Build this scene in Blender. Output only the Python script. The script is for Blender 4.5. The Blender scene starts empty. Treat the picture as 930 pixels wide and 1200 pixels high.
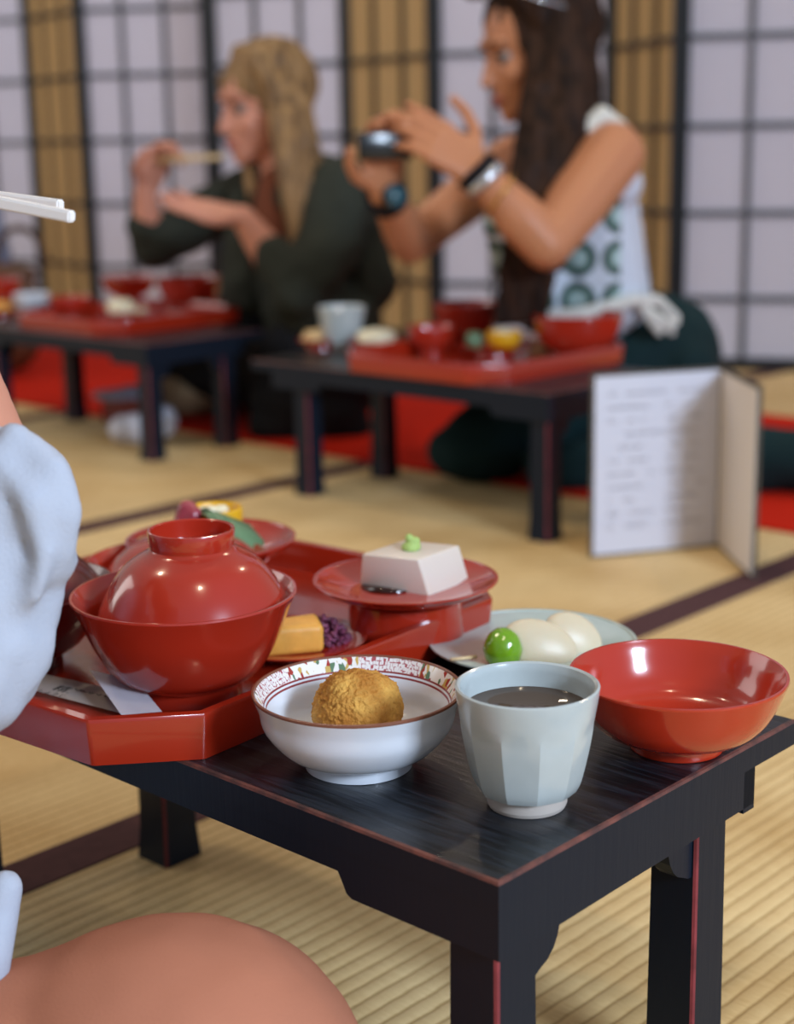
import bpy, bmesh, math, random
from mathutils import Vector, Matrix, noise
from math import sin, cos, pi, radians
random.seed(7)
S = bpy.context.scene
COL = S.collection
V = Vector

# ------------------------------------------------------------------ materials
def rgb(h):
    h = h.lstrip('#'); c = [int(h[i:i+2], 16)/255 for i in (0, 2, 4)]
    return tuple((x/12.92 if x <= .04045 else ((x+.055)/1.055)**2.4) for x in c) + (1,)
def mat(name, col, rough=.5, spec=.5, coat=0, sss=0, bump=0, bscale=200, var=0, vscale=20, col2=None, transl=0, metal=0, stretch=(1,1,1), coatrough=.05):
    m = bpy.data.materials.new(name); m.use_nodes = True
    nt = m.node_tree; N = nt.nodes; L = nt.links
    b = N['Principled BSDF']
    b.inputs['Base Color'].default_value = rgb(col)
    b.inputs['Roughness'].default_value = rough
    b.inputs['Specular IOR Level'].default_value = spec
    b.inputs['Metallic'].default_value = metal
    b.inputs['Coat Weight'].default_value = coat
    b.inputs['Coat Roughness'].default_value = coatrough
    if sss:
        b.inputs['Subsurface Weight'].default_value = sss
        b.inputs['Subsurface Radius'].default_value = (.01, .006, .004)
        b.inputs['Subsurface Scale'].default_value = 1
    tc = N.new('ShaderNodeTexCoord'); mp = N.new('ShaderNodeMapping')
    mp.inputs['Scale'].default_value = stretch
    L.new(tc.outputs['Object'], mp.inputs['Vector'])
    if var or col2:
        n = N.new('ShaderNodeTexNoise'); n.inputs['Scale'].default_value = vscale; n.inputs['Detail'].default_value = 5
        L.new(mp.outputs[0], n.inputs['Vector'])
        r = N.new('ShaderNodeValToRGB'); r.color_ramp.elements[0].position = .35; r.color_ramp.elements[1].position = .65
        c = rgb(col)
        r.color_ramp.elements[0].color = tuple(x*(1-var) for x in c[:3])+(1,)
        r.color_ramp.elements[1].color = rgb(col2) if col2 else tuple(min(1, x*(1+var)) for x in c[:3])+(1,)
        L.new(n.outputs['Fac'], r.inputs[0]); L.new(r.outputs[0], b.inputs['Base Color'])
    if bump:
        n = N.new('ShaderNodeTexNoise'); n.inputs['Scale'].default_value = bscale; n.inputs['Detail'].default_value = 4
        L.new(mp.outputs[0], n.inputs['Vector'])
        bp = N.new('ShaderNodeBump'); bp.inputs['Strength'].default_value = bump; bp.inputs['Distance'].default_value = .002
        L.new(n.outputs['Fac'], bp.inputs['Height']); L.new(bp.outputs[0], b.inputs['Normal'])
    if transl:
        t = N.new('ShaderNodeBsdfTranslucent'); t.inputs['Color'].default_value = rgb(col)
        mx = N.new('ShaderNodeMixShader'); mx.inputs[0].default_value = transl
        L.new(b.outputs[0], mx.inputs[1]); L.new(t.outputs[0], mx.inputs[2])
        L.new(mx.outputs[0], N['Material Output'].inputs['Surface'])
    return m

M = {}
M['lacquer'] = mat('red_lacquer', '#a62a18', .2, .5, .7, coatrough=.03)
M['lacquer_in'] = mat('red_lacquer_inside', '#b02e16', .18, .5, .6)
M['tray'] = mat('tray_red_lacquer', '#9f2712', .22, .5, .5)
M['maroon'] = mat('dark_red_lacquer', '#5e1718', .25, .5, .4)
M['edge'] = mat('worn_red_brown_edge', '#74443a', .5, .3, bump=.3, bscale=300, col2='#46302e', vscale=70)
M['legedge'] = mat('worn_red_edge', '#7c3236', .5, .3, var=.3, vscale=50)
M['porcelain'] = mat('white_porcelain', '#d9dde4', .12, .5, .3)
M['celadon'] = mat('pale_celadon_glaze', '#b7c6bf', .12, .5, .4, var=.05, vscale=30)
M['cup'] = mat('white_crackle_glaze', '#b2bab9', .2, .5, .4, bump=.05, bscale=60, var=.04, vscale=40)
M['cupfoot'] = mat('unglazed_foot', '#b9ada2', .6)
M['tea'] = mat('green_tea', '#4a4038', .03, .6)
M['redline'] = mat('iron_red_line', '#8a3a3a', .2)
M['rimbrown'] = mat('brown_rim', '#7a4a38', .25)
M['tofu'] = mat('sesame_tofu', '#d6c9bb', .35, .5, sss=.2)
M['wasabi'] = mat('wasabi', '#a5bf6a', .6, bump=.4, bscale=400)
M['soy'] = mat('soy_sauce', '#2a0d08', .08)
M['greenball'] = mat('green_jelly', '#6f9a1c', .12, .5, .4, sss=.2)
M['mochi'] = mat('pale_jelly', '#cfc0a2', .38, .4, .0, sss=.3)
M['croq'] = mat('fried_crumb', '#b0742c', .7, .3, bump=1, bscale=420, col2='#dca852', vscale=60)
M['omelet'] = mat('yellow_omelette', '#dda045', .5, sss=.2, bump=.3, bscale=120, var=.1, vscale=60)
M['pickle'] = mat('purple_pickle', '#5b2840', .35, bump=.6, bscale=300, col2='#85405e', vscale=200)
M['yellow'] = mat('yellow_citrus', '#e0a917', .4, bump=.2, bscale=300)
M['cream'] = mat('cream_food', '#e4dcbc', .4, sss=.2, bump=.5, bscale=150)
M['pinkfood'] = mat('red_konjac', '#963a46', .25, sss=.2, var=.2, vscale=80)
M['leaf'] = mat('green_leaf', '#5e7d5a', .35, .5, var=.15, vscale=40)
M['leafdark'] = mat('dark_leaf', '#20402c', .4)
M['greyfood'] = mat('grey_konjac', '#6f5f5c', .3, var=.2, vscale=120)
M['beige'] = mat('beige_food', '#cfae7a', .5, bump=.3)
M['paper'] = mat('white_paper', '#e3e2ea', .7, .2)
M['paper_warm'] = mat('cream_paper', '#d8cfc6', .7, .2)
M['ink'] = mat('black_ink', '#2b2620', .8, .1)
M['chop'] = mat('white_chopstick', '#ece9e6', .45)
M['chopwood'] = mat('pale_wood', '#d3b68a', .5)
M['skin'] = mat('skin_fair', '#c98a72', .5, .4, sss=.15)
M['skin_tan'] = mat('skin_tan', '#b87a55', .45, .4, sss=.15)
M['lips'] = mat('lips', '#a34a44', .4)
M['eye'] = mat('eye_white', '#8c7c74', .4)
M['iris'] = mat('iris', '#2a1c14', .15)
M['brow'] = mat('brow', '#4a3424', .8)
M['blond'] = mat('blond_hair', '#5e452c', .5, .3, col2='#a07c50', vscale=14, stretch=(4,4,.2), bump=.8, bscale=60)
M['brunette'] = mat('dark_brown_hair', '#1a0f0a', .6, .12, col2='#3a2519', vscale=20, stretch=(3,3,.4), bump=.8, bscale=60)
M['olive'] = mat('dark_olive_jacket', '#2e322b', .85, .2, bump=.3, bscale=150, var=.15, vscale=8)
M['rust'] = mat('rust_shirt', '#6b3a26', .8, .2)
M['black'] = mat('black_cloth', '#15161a', .85, .2)
M['teal'] = mat('dark_teal_cloth', '#10282a', .85, .2, var=.2, vscale=6)
M['navy'] = mat('dark_navy_cloth', '#11151f', .85, .2)
M['hoodie'] = mat('pale_blue_grey_knit', '#b0b6c3', .9, .15, bump=.25, bscale=500)
M['terra'] = mat('terracotta_cloth', '#b5765c', .9, .15, bump=.2, bscale=700, var=.04, vscale=15)
M['blueshirt'] = mat('blue_grey_shirt', '#6f7b96', .85)
M['black_gloss'] = mat('black_plastic', '#141414', .2)
M['silver'] = mat('silver', '#c9ccd2', .25, metal=.8)
M['gold'] = mat('gold', '#c79a4a', .25, metal=.9)
M['lens'] = mat('lens_glass', '#23262c', .1)
M['tealface'] = mat('watch_face', '#2e5560', .2)
M['brownbag'] = mat('brown_leather', '#5a3a24', .5)
M['felt'] = mat('red_felt', '#c22410', .95, .1, bump=.4, bscale=300)
M['whitebag'] = mat('white_plastic_bag', '#c9ccdb', .5, .3)
M['tote'] = mat('beige_cloth', '#a88f70', .9, .1)
M['binder'] = mat('dark_brown_binder', '#4d4335', .6)
M['frame'] = mat('black_lacquered_wood', '#12171b', .4, .5)
M['muntin'] = mat('dark_grey_lattice', '#505258', .6)
M['muntin_brown'] = mat('brown_lattice', '#4a3a22', .6)
M['shoji'] = mat('white_shoji_paper', '#d9d8e2', .85, .1, transl=.5)
M['shoji_warm'] = mat('warm_shoji_paper', '#d0b78b', .85, .1, transl=.5)
M['sleeveclear'] = mat('glossy_page', '#cfd0dc', .18, .5, .3, bump=.15, bscale=25)

def wood_top():
    m = bpy.data.materials.new('black_table_wood'); m.use_nodes = True
    N = m.node_tree.nodes; L = m.node_tree.links; b = N['Principled BSDF']
    tc = N.new('ShaderNodeTexCoord'); mp = N.new('ShaderNodeMapping'); mp.inputs['Scale'].default_value = (1, .07, 1)
    n = N.new('ShaderNodeTexNoise'); n.inputs['Scale'].default_value = 260; n.inputs['Detail'].default_value = 3; n.inputs['Distortion'].default_value = .6
    L.new(tc.outputs['Object'], mp.inputs[0]); L.new(mp.outputs[0], n.inputs[0])
    r = N.new('ShaderNodeValToRGB'); r.color_ramp.elements[0].position = .42; r.color_ramp.elements[1].position = .62
    r.color_ramp.elements[0].color = rgb('#0c0e12'); r.color_ramp.elements[1].color = rgb('#20252d')
    L.new(n.outputs['Fac'], r.inputs[0]); L.new(r.outputs[0], b.inputs['Base Color'])
    b.inputs['Roughness'].default_value = .33; b.inputs['Specular IOR Level'].default_value = .5
    bp = N.new('ShaderNodeBump'); bp.inputs['Strength'].default_value = .5; bp.inputs['Distance'].default_value = .0008
    L.new(n.outputs['Fac'], bp.inputs['Height']); L.new(bp.outputs[0], b.inputs['Normal'])
    return m
M['wood'] = wood_top()
M['legwood'] = mat('black_leg_wood', '#0e1926', .42, .22, bump=.1, bscale=200, stretch=(1,1,.1))

def tatami_mat():
    m = bpy.data.materials.new('tatami_rush'); m.use_nodes = True
    N = m.node_tree.nodes; L = m.node_tree.links; b = N['Principled BSDF']
    b.inputs['Roughness'].default_value = .62; b.inputs['Specular IOR Level'].default_value = .25
    tc = N.new('ShaderNodeTexCoord')
    w = N.new('ShaderNodeTexWave'); w.wave_type = 'BANDS'; w.bands_direction = 'Y'; w.wave_profile = 'SIN'
    w.inputs['Scale'].default_value = RIB
    w.inputs['Distortion'].default_value = .5; w.inputs['Detail'].default_value = 1; w.inputs['Detail Scale'].default_value = 3
    L.new(tc.outputs['Object'], w.inputs['Vector'])
    # fine rushes run across the ribs
    mp = N.new('ShaderNodeMapping'); mp.inputs['Scale'].default_value = (900, 60, 1)
    L.new(tc.outputs['Object'], mp.inputs[0])
    n = N.new('ShaderNodeTexNoise'); n.inputs['Scale'].default_value = 1; n.inputs['Detail'].default_value = 3
    L.new(mp.outputs[0], n.inputs[0])
    n2 = N.new('ShaderNodeTexNoise'); n2.inputs['Scale'].default_value = 5; n2.inputs['Detail'].default_value = 4
    L.new(tc.outputs['Object'], n2.inputs[0])
    ad = N.new('ShaderNodeMath'); ad.operation = 'MULTIPLY_ADD'; ad.inputs[1].default_value = .5
    L.new(n.outputs['Fac'], ad.inputs[0]); L.new(n2.outputs['Fac'], ad.inputs[2])
    r = N.new('ShaderNodeValToRGB'); r.color_ramp.elements[0].position = .5; r.color_ramp.elements[1].position = 1
    r.color_ramp.elements[0].color = rgb('#c4a068'); r.color_ramp.elements[1].color = rgb('#ecd09a')
    L.new(ad.outputs[0], r.inputs[0])
    # base colour is multiplied a little darker in the valleys between ribs
    r2 = N.new('ShaderNodeValToRGB'); r2.color_ramp.elements[0].position = 0; r2.color_ramp.elements[1].position = .16
    r2.color_ramp.elements[0].color = (.68, .62, .52, 1); r2.color_ramp.elements[1].color = (1, 1, 1, 1)
    L.new(w.outputs['Fac'], r2.inputs[0])
    mx = N.new('ShaderNodeMix'); mx.data_type = 'RGBA'; mx.blend_type = 'MULTIPLY'; mx.inputs[0].default_value = 1
    L.new(r.outputs[0], mx.inputs[6]); L.new(r2.outputs[0], mx.inputs[7]); L.new(mx.outputs[2], b.inputs['Base Color'])
    h = N.new('ShaderNodeMath'); h.operation = 'MULTIPLY_ADD'; h.inputs[1].default_value = .25
    pw = N.new('ShaderNodeMath'); pw.operation = 'POWER'; pw.inputs[1].default_value = .35; L.new(w.outputs['Fac'], pw.inputs[0])
    L.new(n.outputs['Fac'], h.inputs[0]); L.new(pw.outputs[0], h.inputs[2])
    bp = N.new('ShaderNodeBump'); bp.inputs['Strength'].default_value = .75; bp.inputs['Distance'].default_value = .0012
    L.new(h.outputs[0], bp.inputs['Height']); L.new(bp.outputs[0], b.inputs['Normal'])
    return m
RIB = 2*pi/.0142/20      # rib pitch
M['tatami'] = tatami_mat()
M['heri'] = mat('dark_purple_brown_border', '#4f3334', .85, .2, bump=.3, bscale=600, var=.1, vscale=80)

def band_mat():   # printed band inside the rim of the porcelain bowl
    m = bpy.data.materials.new('printed_rim_band'); m.use_nodes = True
    N = m.node_tree.nodes; L = m.node_tree.links; b = N['Principled BSDF']; b.inputs['Roughness'].default_value = .15
    tc = N.new('ShaderNodeTexCoord'); sp = N.new('ShaderNodeSeparateXYZ'); L.new(tc.outputs['Object'], sp.inputs[0])
    at = N.new('ShaderNodeMath'); at.operation = 'ARCTAN2'; L.new(sp.outputs[1], at.inputs[0]); L.new(sp.outputs[0], at.inputs[1])
    ln = N.new('ShaderNodeVectorMath'); ln.operation = 'LENGTH'
    cb0 = N.new('ShaderNodeCombineXYZ'); L.new(sp.outputs[0], cb0.inputs[0]); L.new(sp.outputs[1], cb0.inputs[1]); L.new(cb0.outputs[0], ln.inputs[0])
    cb = N.new('ShaderNodeCombineXYZ'); 
    m1 = N.new('ShaderNodeMath'); m1.operation = 'MULTIPLY'; m1.inputs[1].default_value = .058; L.new(at.outputs[0], m1.inputs[0])
    L.new(m1.outputs[0], cb.inputs[0]); L.new(ln.outputs['Value'], cb.inputs[1])
    vo = N.new('ShaderNodeTexVoronoi'); vo.inputs['Scale'].default_value = 800; vo.distance = 'CHEBYCHEV'; L.new(cb.outputs[0], vo.inputs['Vector'])
    vo.inputs['Randomness'].default_value = .5
    r = N.new('ShaderNodeValToRGB'); r.color_ramp.interpolation = 'CONSTANT'
    r.color_ramp.elements[0].color = rgb('#e6e2e0'); r.color_ramp.elements[1].position = .46; r.color_ramp.elements[1].color = rgb('#a8545a')
    L.new(vo.outputs['Distance'], r.inputs[0])
    # sectors: scrolling flowers in green, yellow and red between the latticed sectors
    v2 = N.new('ShaderNodeTexVoronoi'); v2.inputs['Scale'].default_value = 420; L.new(cb.outputs[0], v2.inputs['Vector'])
    r2 = N.new('ShaderNodeValToRGB'); r2.color_ramp.interpolation = 'CONSTANT'
    cr = r2.color_ramp; cr.elements[0].color = rgb('#e8e4de'); cr.elements[1].position = .35; cr.elements[1].color = rgb('#5d7a5c')
    for p_, c_ in ((.5, '#e8e4de'), (.66, '#a03a30'), (.82, '#c4a45a'), (.92, '#e8e4de')):
        e = cr.elements.new(p_); e.color = rgb(c_)
    sx = N.new('ShaderNodeSeparateColor'); L.new(v2.outputs['Color'], sx.inputs[0]); L.new(sx.outputs[0], r2.inputs[0])
    m2 = N.new('ShaderNodeMath'); m2.operation = 'MULTIPLY'; m2.inputs[1].default_value = 4; L.new(at.outputs[0], m2.inputs[0])
    sn = N.new('ShaderNodeMath'); sn.operation = 'SINE'; L.new(m2.outputs[0], sn.inputs[0])
    gt = N.new('ShaderNodeMath'); gt.operation = 'GREATER_THAN'; gt.inputs[1].default_value = .1; L.new(sn.outputs[0], gt.inputs[0])
    mx = N.new('ShaderNodeMix'); mx.data_type = 'RGBA'; L.new(gt.outputs[0], mx.inputs[0]); L.new(r2.outputs[0], mx.inputs[6]); L.new(r.outputs[0], mx.inputs[7])
    L.new(mx.outputs[2], b.inputs['Base Color'])
    return m
M['band'] = band_mat()

def crochet_mat():   # granny squares: green rings with white centres on pale blue white
    m = bpy.data.materials.new('crochet_squares'); m.use_nodes = True
    N = m.node_tree.nodes; L = m.node_tree.links; b = N['Principled BSDF']; b.inputs['Roughness'].default_value = .9
    tc = N.new('ShaderNodeTexCoord')
    def dot(v):
        d = N.new('ShaderNodeVectorMath'); d.operation = 'DOT_PRODUCT'; d.inputs[1].default_value = v; L.new(tc.outputs['Object'], d.inputs[0]); return d.outputs['Value']
    def mt(op, a, k=None, c=None):
        x = N.new('ShaderNodeMath'); x.operation = op
        if isinstance(a, float): x.inputs[0].default_value = a
        else: L.new(a, x.inputs[0])
        if k is not None:
            if isinstance(k, (int, float)): x.inputs[1].default_value = k
            else: L.new(k, x.inputs[1])
        return x.outputs[0]
    u = dot((.682, -.731, 0)); w = dot((0, 0, 1))
    s = .068
    fu = mt('SUBTRACT', mt('FRACT', mt('DIVIDE', u, s)), .5); fw = mt('SUBTRACT', mt('FRACT', mt('DIVIDE', w, s)), .5)
    rr = mt('SQRT', mt('ADD', mt('MULTIPLY', fu, fu), mt('MULTIPLY', fw, fw)))
    r = N.new('ShaderNodeValToRGB'); cr = r.color_ramp; cr.interpolation = 'LINEAR'
    cr.elements[0].color = rgb('#a8c0bc'); cr.elements[0].position = .1
    cr.elements[1].color = rgb('#c3cad4'); cr.elements[1].position = .47
    e = cr.elements.new(.2); e.color = rgb('#9ab0ac'); e = cr.elements.new(.26); e.color = rgb('#1e4434'); e = cr.elements.new(.4); e.color = rgb('#1e4434')
    L.new(rr, r.inputs[0])
    # plain white panel towards the back of the top
    gt = mt('GREATER_THAN', u, CROSSU)
    mx = N.new('ShaderNodeMix'); mx.data_type = 'RGBA'; mx.inputs[7].default_value = rgb('#c3cad4'); L.new(gt, mx.inputs[0]); L.new(r.outputs[0], mx.inputs[6])
    L.new(mx.outputs[2], b.inputs['Base Color'])
    n = N.new('ShaderNodeTexNoise'); n.inputs['Scale'].default_value = 250; L.new(tc.outputs['Object'], n.inputs[0])
    bp = N.new('ShaderNodeBump'); bp.inputs['Strength'].default_value = .6; bp.inputs['Distance'].default_value = .002
    L.new(n.outputs['Fac'], bp.inputs['Height']); L.new(bp.outputs[0], b.inputs['Normal'])
    return m
CROSSU = (V((2.1923, 1.5308, 0.3734)).dot(V((.682, -.731, 0))))
M['crochet'] = crochet_mat()
M['crochet_white'] = mat('white_crochet', '#cfcdc4', .9, bump=.6, bscale=250)

# ------------------------------------------------------------------ helpers
def link(name, me, parent=None, mats=None, loc=None, rot=None):
    o = bpy.data.objects.new(name, me); COL.objects.link(o)
    if mats:
        for m in (mats if isinstance(mats, (list, tuple)) else [mats]): me.materials.append(m)
    if parent: o.parent = parent
    if loc is not None: o.location = loc
    if rot is not None: o.rotation_euler = rot
    return o
def fin(bm, name, mats, parent=None, smooth=True, loc=None, rot=None, autoang=None):
    bmesh.ops.recalc_face_normals(bm, faces=bm.faces)
    me = bpy.data.meshes.new(name); bm.to_mesh(me); bm.free()
    for p in me.polygons: p.use_smooth = smooth
    o = link(name, me, parent, mats, loc, rot)
    if smooth and autoang: me.set_sharp_from_angle(angle=radians(autoang))
    return o
def thing(name, label, cat, loc=(0,0,0), rz=0, group=None, kind=None):
    o = bpy.data.objects.new(name, None); COL.objects.link(o)
    o.location = loc; o.rotation_euler = (0, 0, rz); o.empty_display_size = .02
    return tag(o, label, cat, group, kind)
def tag(o, label, cat=None, group=None, kind=None):
    if label: o['label'] = label
    if cat: o['category'] = cat
    if group: o['group'] = group
    if kind: o['kind'] = kind
    return o
def dup(root, loc, label, rz=None, group=None, scale=None, name=None):
    r = root.copy(); COL.objects.link(r); r.location = loc; r['label'] = label
    if rz is not None: r.rotation_euler = (0, 0, rz)
    if group: r['group'] = group
    elif 'group' in r: del r['group']
    if scale: r.scale = (scale,)*3 if not isinstance(scale, tuple) else scale
    if name: r.name = name
    for ch in list(root.children):
        c = ch.copy(); COL.objects.link(c); c.parent = r
        for g in ch.children:
            d = g.copy(); COL.objects.link(d); d.parent = c
    return r
def lathe(bm, prof, seg=72, mi=None, c=(0,0,0), warp=None):
    rings = []
    for (r, z) in prof:
        if r < 1e-5: rings.append([bm.verts.new((c[0], c[1], c[2]+z))])
        else:
            ring = []
            for i in range(seg):
                a = 2*pi*i/seg; rr = warp(r, z, a) if warp else r
                ring.append(bm.verts.new((c[0]+rr*cos(a), c[1]+rr*sin(a), c[2]+z)))
            rings.append(ring)
    for k in range(len(rings)-1):
        a, b = rings[k], rings[k+1]
        for i in range(seg):
            j = (i+1) % seg
            if len(a) == 1 and len(b) == 1: continue
            if len(a) == 1: f = bm.faces.new((a[0], b[i], b[j]))
            elif len(b) == 1: f = bm.faces.new((a[i], b[0], a[j]))
            else: f = bm.faces.new((a[i], b[i], b[j], a[j]))
            if mi: f.material_index = mi[k] if isinstance(mi, (list, tuple)) else mi
    return bm
def crv(pts, n=6):   # Catmull-Rom smoothing of a profile
    out = []
    P = [pts[0]]+list(pts)+[pts[-1]]
    for i in range(1, len(P)-2):
        p0, p1, p2, p3 = [V((q[0], q[1], 0)) for q in P[i-1:i+3]]
        for k in range(n):
            t = k/n
            q = .5*((2*p1)+(p2-p0)*t+(2*p0-5*p1+4*p2-p3)*t*t+(-p0+3*p1-3*p2+p3)*t**3)
            out.append((max(q.x, 0), q.y))
    out.append(pts[-1]); return out
def box(bm, p0, p1, bev=0, bmat=0, seg=2):
    b2 = bmesh.new()
    r = bmesh.ops.create_cube(b2, size=1)
    for v in b2.verts: v.co = V([(p0[i]+p1[i])/2 + v.co[i]*(p1[i]-p0[i]) for i in range(3)])
    if bev: bmesh.ops.bevel(b2, geom=b2.edges[:], offset=bev, segments=seg, affect='EDGES', material=bmat if bmat else -1, profile=.5)
    me = bpy.data.meshes.new('t'); b2.to_mesh(me); b2.free(); bm.from_mesh(me); bpy.data.meshes.remove(me)
def prism(bm, poly, axis, a, b):   # poly in the plane of the two other axes
    def P(q, w):
        if axis == 2: return (q[0], q[1], w)
        if axis == 1: return (q[0], w, q[1])
        return (w, q[0], q[1])
    A = [bm.verts.new(P(q, a)) for q in poly]; B = [bm.verts.new(P(q, b)) for q in poly]
    bm.faces.new(A); bm.faces.new(B[::-1]); n = len(poly)
    for i in range(n): bm.faces.new((A[i], B[i], B[(i+1) % n], A[(i+1) % n]))
def tube(bm, pts, rad, seg=10, cap=True):
    pts = [V(p) for p in pts]; rings = []
    rads = rad if isinstance(rad, (list, tuple)) else [rad]*len(pts)
    prev = None
    for i, p in enumerate(pts):
        t = (pts[min(i+1, len(pts)-1)]-pts[max(i-1, 0)]).normalized()
        n = prev if prev else (V((0,0,1)) if abs(t.z) < .9 else V((1,0,0)))
        n = (n-t*n.dot(t)).normalized(); prev = n; b = t.cross(n)
        rings.append([bm.verts.new(p+(n*cos(2*pi*k/seg)+b*sin(2*pi*k/seg))*rads[i]) for k in range(seg)])
    for a, b in zip(rings, rings[1:]):
        for k in range(seg): bm.faces.new((a[k], a[(k+1) % seg], b[(k+1) % seg], b[k]))
    if cap: bm.faces.new(rings[0][::-1]); bm.faces.new(rings[-1])
# organic shapes: tapered capsules and ellipsoids fused into one continuous skin
def cap(p0, r0, p1, r1): return ('c', V(p0), r0, V(p1), r1)
def ell(c, r, fwd=None, up=None): return ('e', V(c), r, fwd, up)
def chain(*a):   # (p, r), (p, r) ...
    return [cap(a[i][0], a[i][1], a[i+1][0], a[i+1][1]) for i in range(len(a)-1)]
_ico = {}
def ico(sub):
    if sub not in _ico:
        bm = bmesh.new(); bmesh.ops.create_icosphere(bm, subdivisions=sub, radius=1)
        _ico[sub] = ([v.co.copy() for v in bm.verts], [[v.index for v in f.verts] for f in bm.faces]); bm.free()
    return _ico[sub]
def blob(name, prims, vox, m, parent=None, smooth=6, wr=0, wrs=20, fac=.5, loc=None, an=1):
    VS, FS = [], []
    def add(sub, mtx):
        vs, fs = ico(sub); k = len(VS)
        VS.extend([mtx @ v for v in vs]); FS.extend([[i+k for i in f] for f in fs])
    for p in prims:
        if p[0] == 'e':
            c, r = p[1], p[2]
            f = V(p[3]).normalized() if p[3] else V((1,0,0)); u = V(p[4]) if p[4] else V((0,0,1))
            s = u.cross(f).normalized(); u = f.cross(s).normalized()
            mtx = Matrix((f, s, u)).transposed().to_4x4(); mtx.translation = c
            add(3, mtx @ Matrix.Diagonal((r[0], r[1], r[2], 1)))
        else:
            _, a, ra, b, rb = p; L = (b-a).length; n = max(1, int(L/(.3*max(min(ra, rb), vox*1.5))))
            n = min(n, 24)
            for i in range(n+1):
                t = i/n; R_ = ra+(rb-ra)*t
                add(2, Matrix.Translation(a.lerp(b, t)) @ Matrix.Diagonal((R_, R_, R_, 1)))
    me = bpy.data.meshes.new('tmp'); me.from_pydata(VS, [], FS); me.update()
    o = bpy.data.objects.new('tmp', me); COL.objects.link(o)
    rm = o.modifiers.new('r', 'REMESH'); rm.mode = 'VOXEL'; rm.voxel_size = vox
    if smooth:
        sm = o.modifiers.new('s', 'SMOOTH'); sm.iterations = smooth; sm.factor = fac
    dg = bpy.context.evaluated_depsgraph_get(); dg.update()
    nm = bpy.data.meshes.new_from_object(o.evaluated_get(dg)); bpy.data.objects.remove(o); bpy.data.meshes.remove(me)
    nm.name = name
    if wr:
        ns = [v.normal.copy() for v in nm.vertices]; cs = [v.co.copy() for v in nm.vertices]
        for i, v in enumerate(cs):
            c_ = V((v.x, v.y, v.z*an))*wrs
            n_ = noise.noise(c_)+.5*noise.noise(c_*2.3)
            cs[i] = v+ns[i]*n_*wr
        nm.vertices.foreach_set('co', [x for c in cs for x in c]); nm.update()
    if loc is not None:
        for v in nm.vertices: v.co -= V(loc)
    for p in nm.polygons: p.use_smooth = True
    nm.materials.clear()
    return link(name, nm, parent, m)
def text_mesh(s, size, name, m, parent, loc, rot):
    cu = bpy.data.curves.new(name, 'FONT'); cu.body = s; cu.size = size; cu.extrude = .00004; cu.align_x = 'CENTER'; cu.align_y = 'CENTER'
    o = bpy.data.objects.new('tmp', cu); COL.objects.link(o)
    dg = bpy.context.evaluated_depsgraph_get(); dg.update()
    me = bpy.data.meshes.new_from_object(o.evaluated_get(dg)); bpy.data.objects.remove(o)
    return link(name, me, parent, m, loc, rot)

def grid_lattice(name, X, Z, vx, hz, y0, y1, m, parent):   # one connected lattice of bars
    xs = sorted(set([X[0], X[1]]+[a for p in vx for a in p])); zs = sorted(set([Z[0], Z[1]]+[a for p in hz for a in p]))
    solid = lambda i, j: 0 <= i < len(xs)-1 and 0 <= j < len(zs)-1 and (any(abs(xs[i]-p[0]) < 1e-6 for p in vx) or any(abs(zs[j]-p[0]) < 1e-6 for p in hz))
    vd = {}; vl = []; fs = []
    def vv(i, j, k):
        if (i, j, k) not in vd: vd[(i, j, k)] = len(vl); vl.append((xs[i], (y0, y1)[k], zs[j]))
        return vd[(i, j, k)]
    for i in range(len(xs)-1):
        for j in range(len(zs)-1):
            if not solid(i, j): continue
            fs.append([vv(i,j,0), vv(i+1,j,0), vv(i+1,j+1,0), vv(i,j+1,0)]); fs.append([vv(i,j+1,1), vv(i+1,j+1,1), vv(i+1,j,1), vv(i,j,1)])
            if not solid(i-1, j): fs.append([vv(i,j,0), vv(i,j+1,0), vv(i,j+1,1), vv(i,j,1)])
            if not solid(i+1, j): fs.append([vv(i+1,j,0), vv(i+1,j,1), vv(i+1,j+1,1), vv(i+1,j+1,0)])
            if not solid(i, j-1): fs.append([vv(i,j,0), vv(i,j,1), vv(i+1,j,1), vv(i+1,j,0)])
            if not solid(i, j+1): fs.append([vv(i,j+1,0), vv(i+1,j+1,0), vv(i+1,j+1,1), vv(i,j+1,1)])
    me = bpy.data.meshes.new(name); me.from_pydata(vl, [], fs); return link(name, me, parent, m)

# ------------------------------------------------------------------ setting
bm = bmesh.new(); box(bm, (-1.2, -1.6, -.06), (4.9, 5.6, 0))
tag(fin(bm, 'floor', M['tatami'], smooth=False), 'woven tatami floor with fine ribs', kind='structure')
k = 0
for y in (-.83, .097-.02, 1.0, 1.93, 2.86, 3.79, 4.72):
    bm = bmesh.new(); box(bm, (-1.2, y-.027, -.01), (4.9, y+.027, .0012), .0006, seg=1)
    k += 1
    tag(fin(bm, 'trim_%d' % k, M['heri'], smooth=False), 'dark brown cloth border of a tatami mat', kind='structure')

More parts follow.
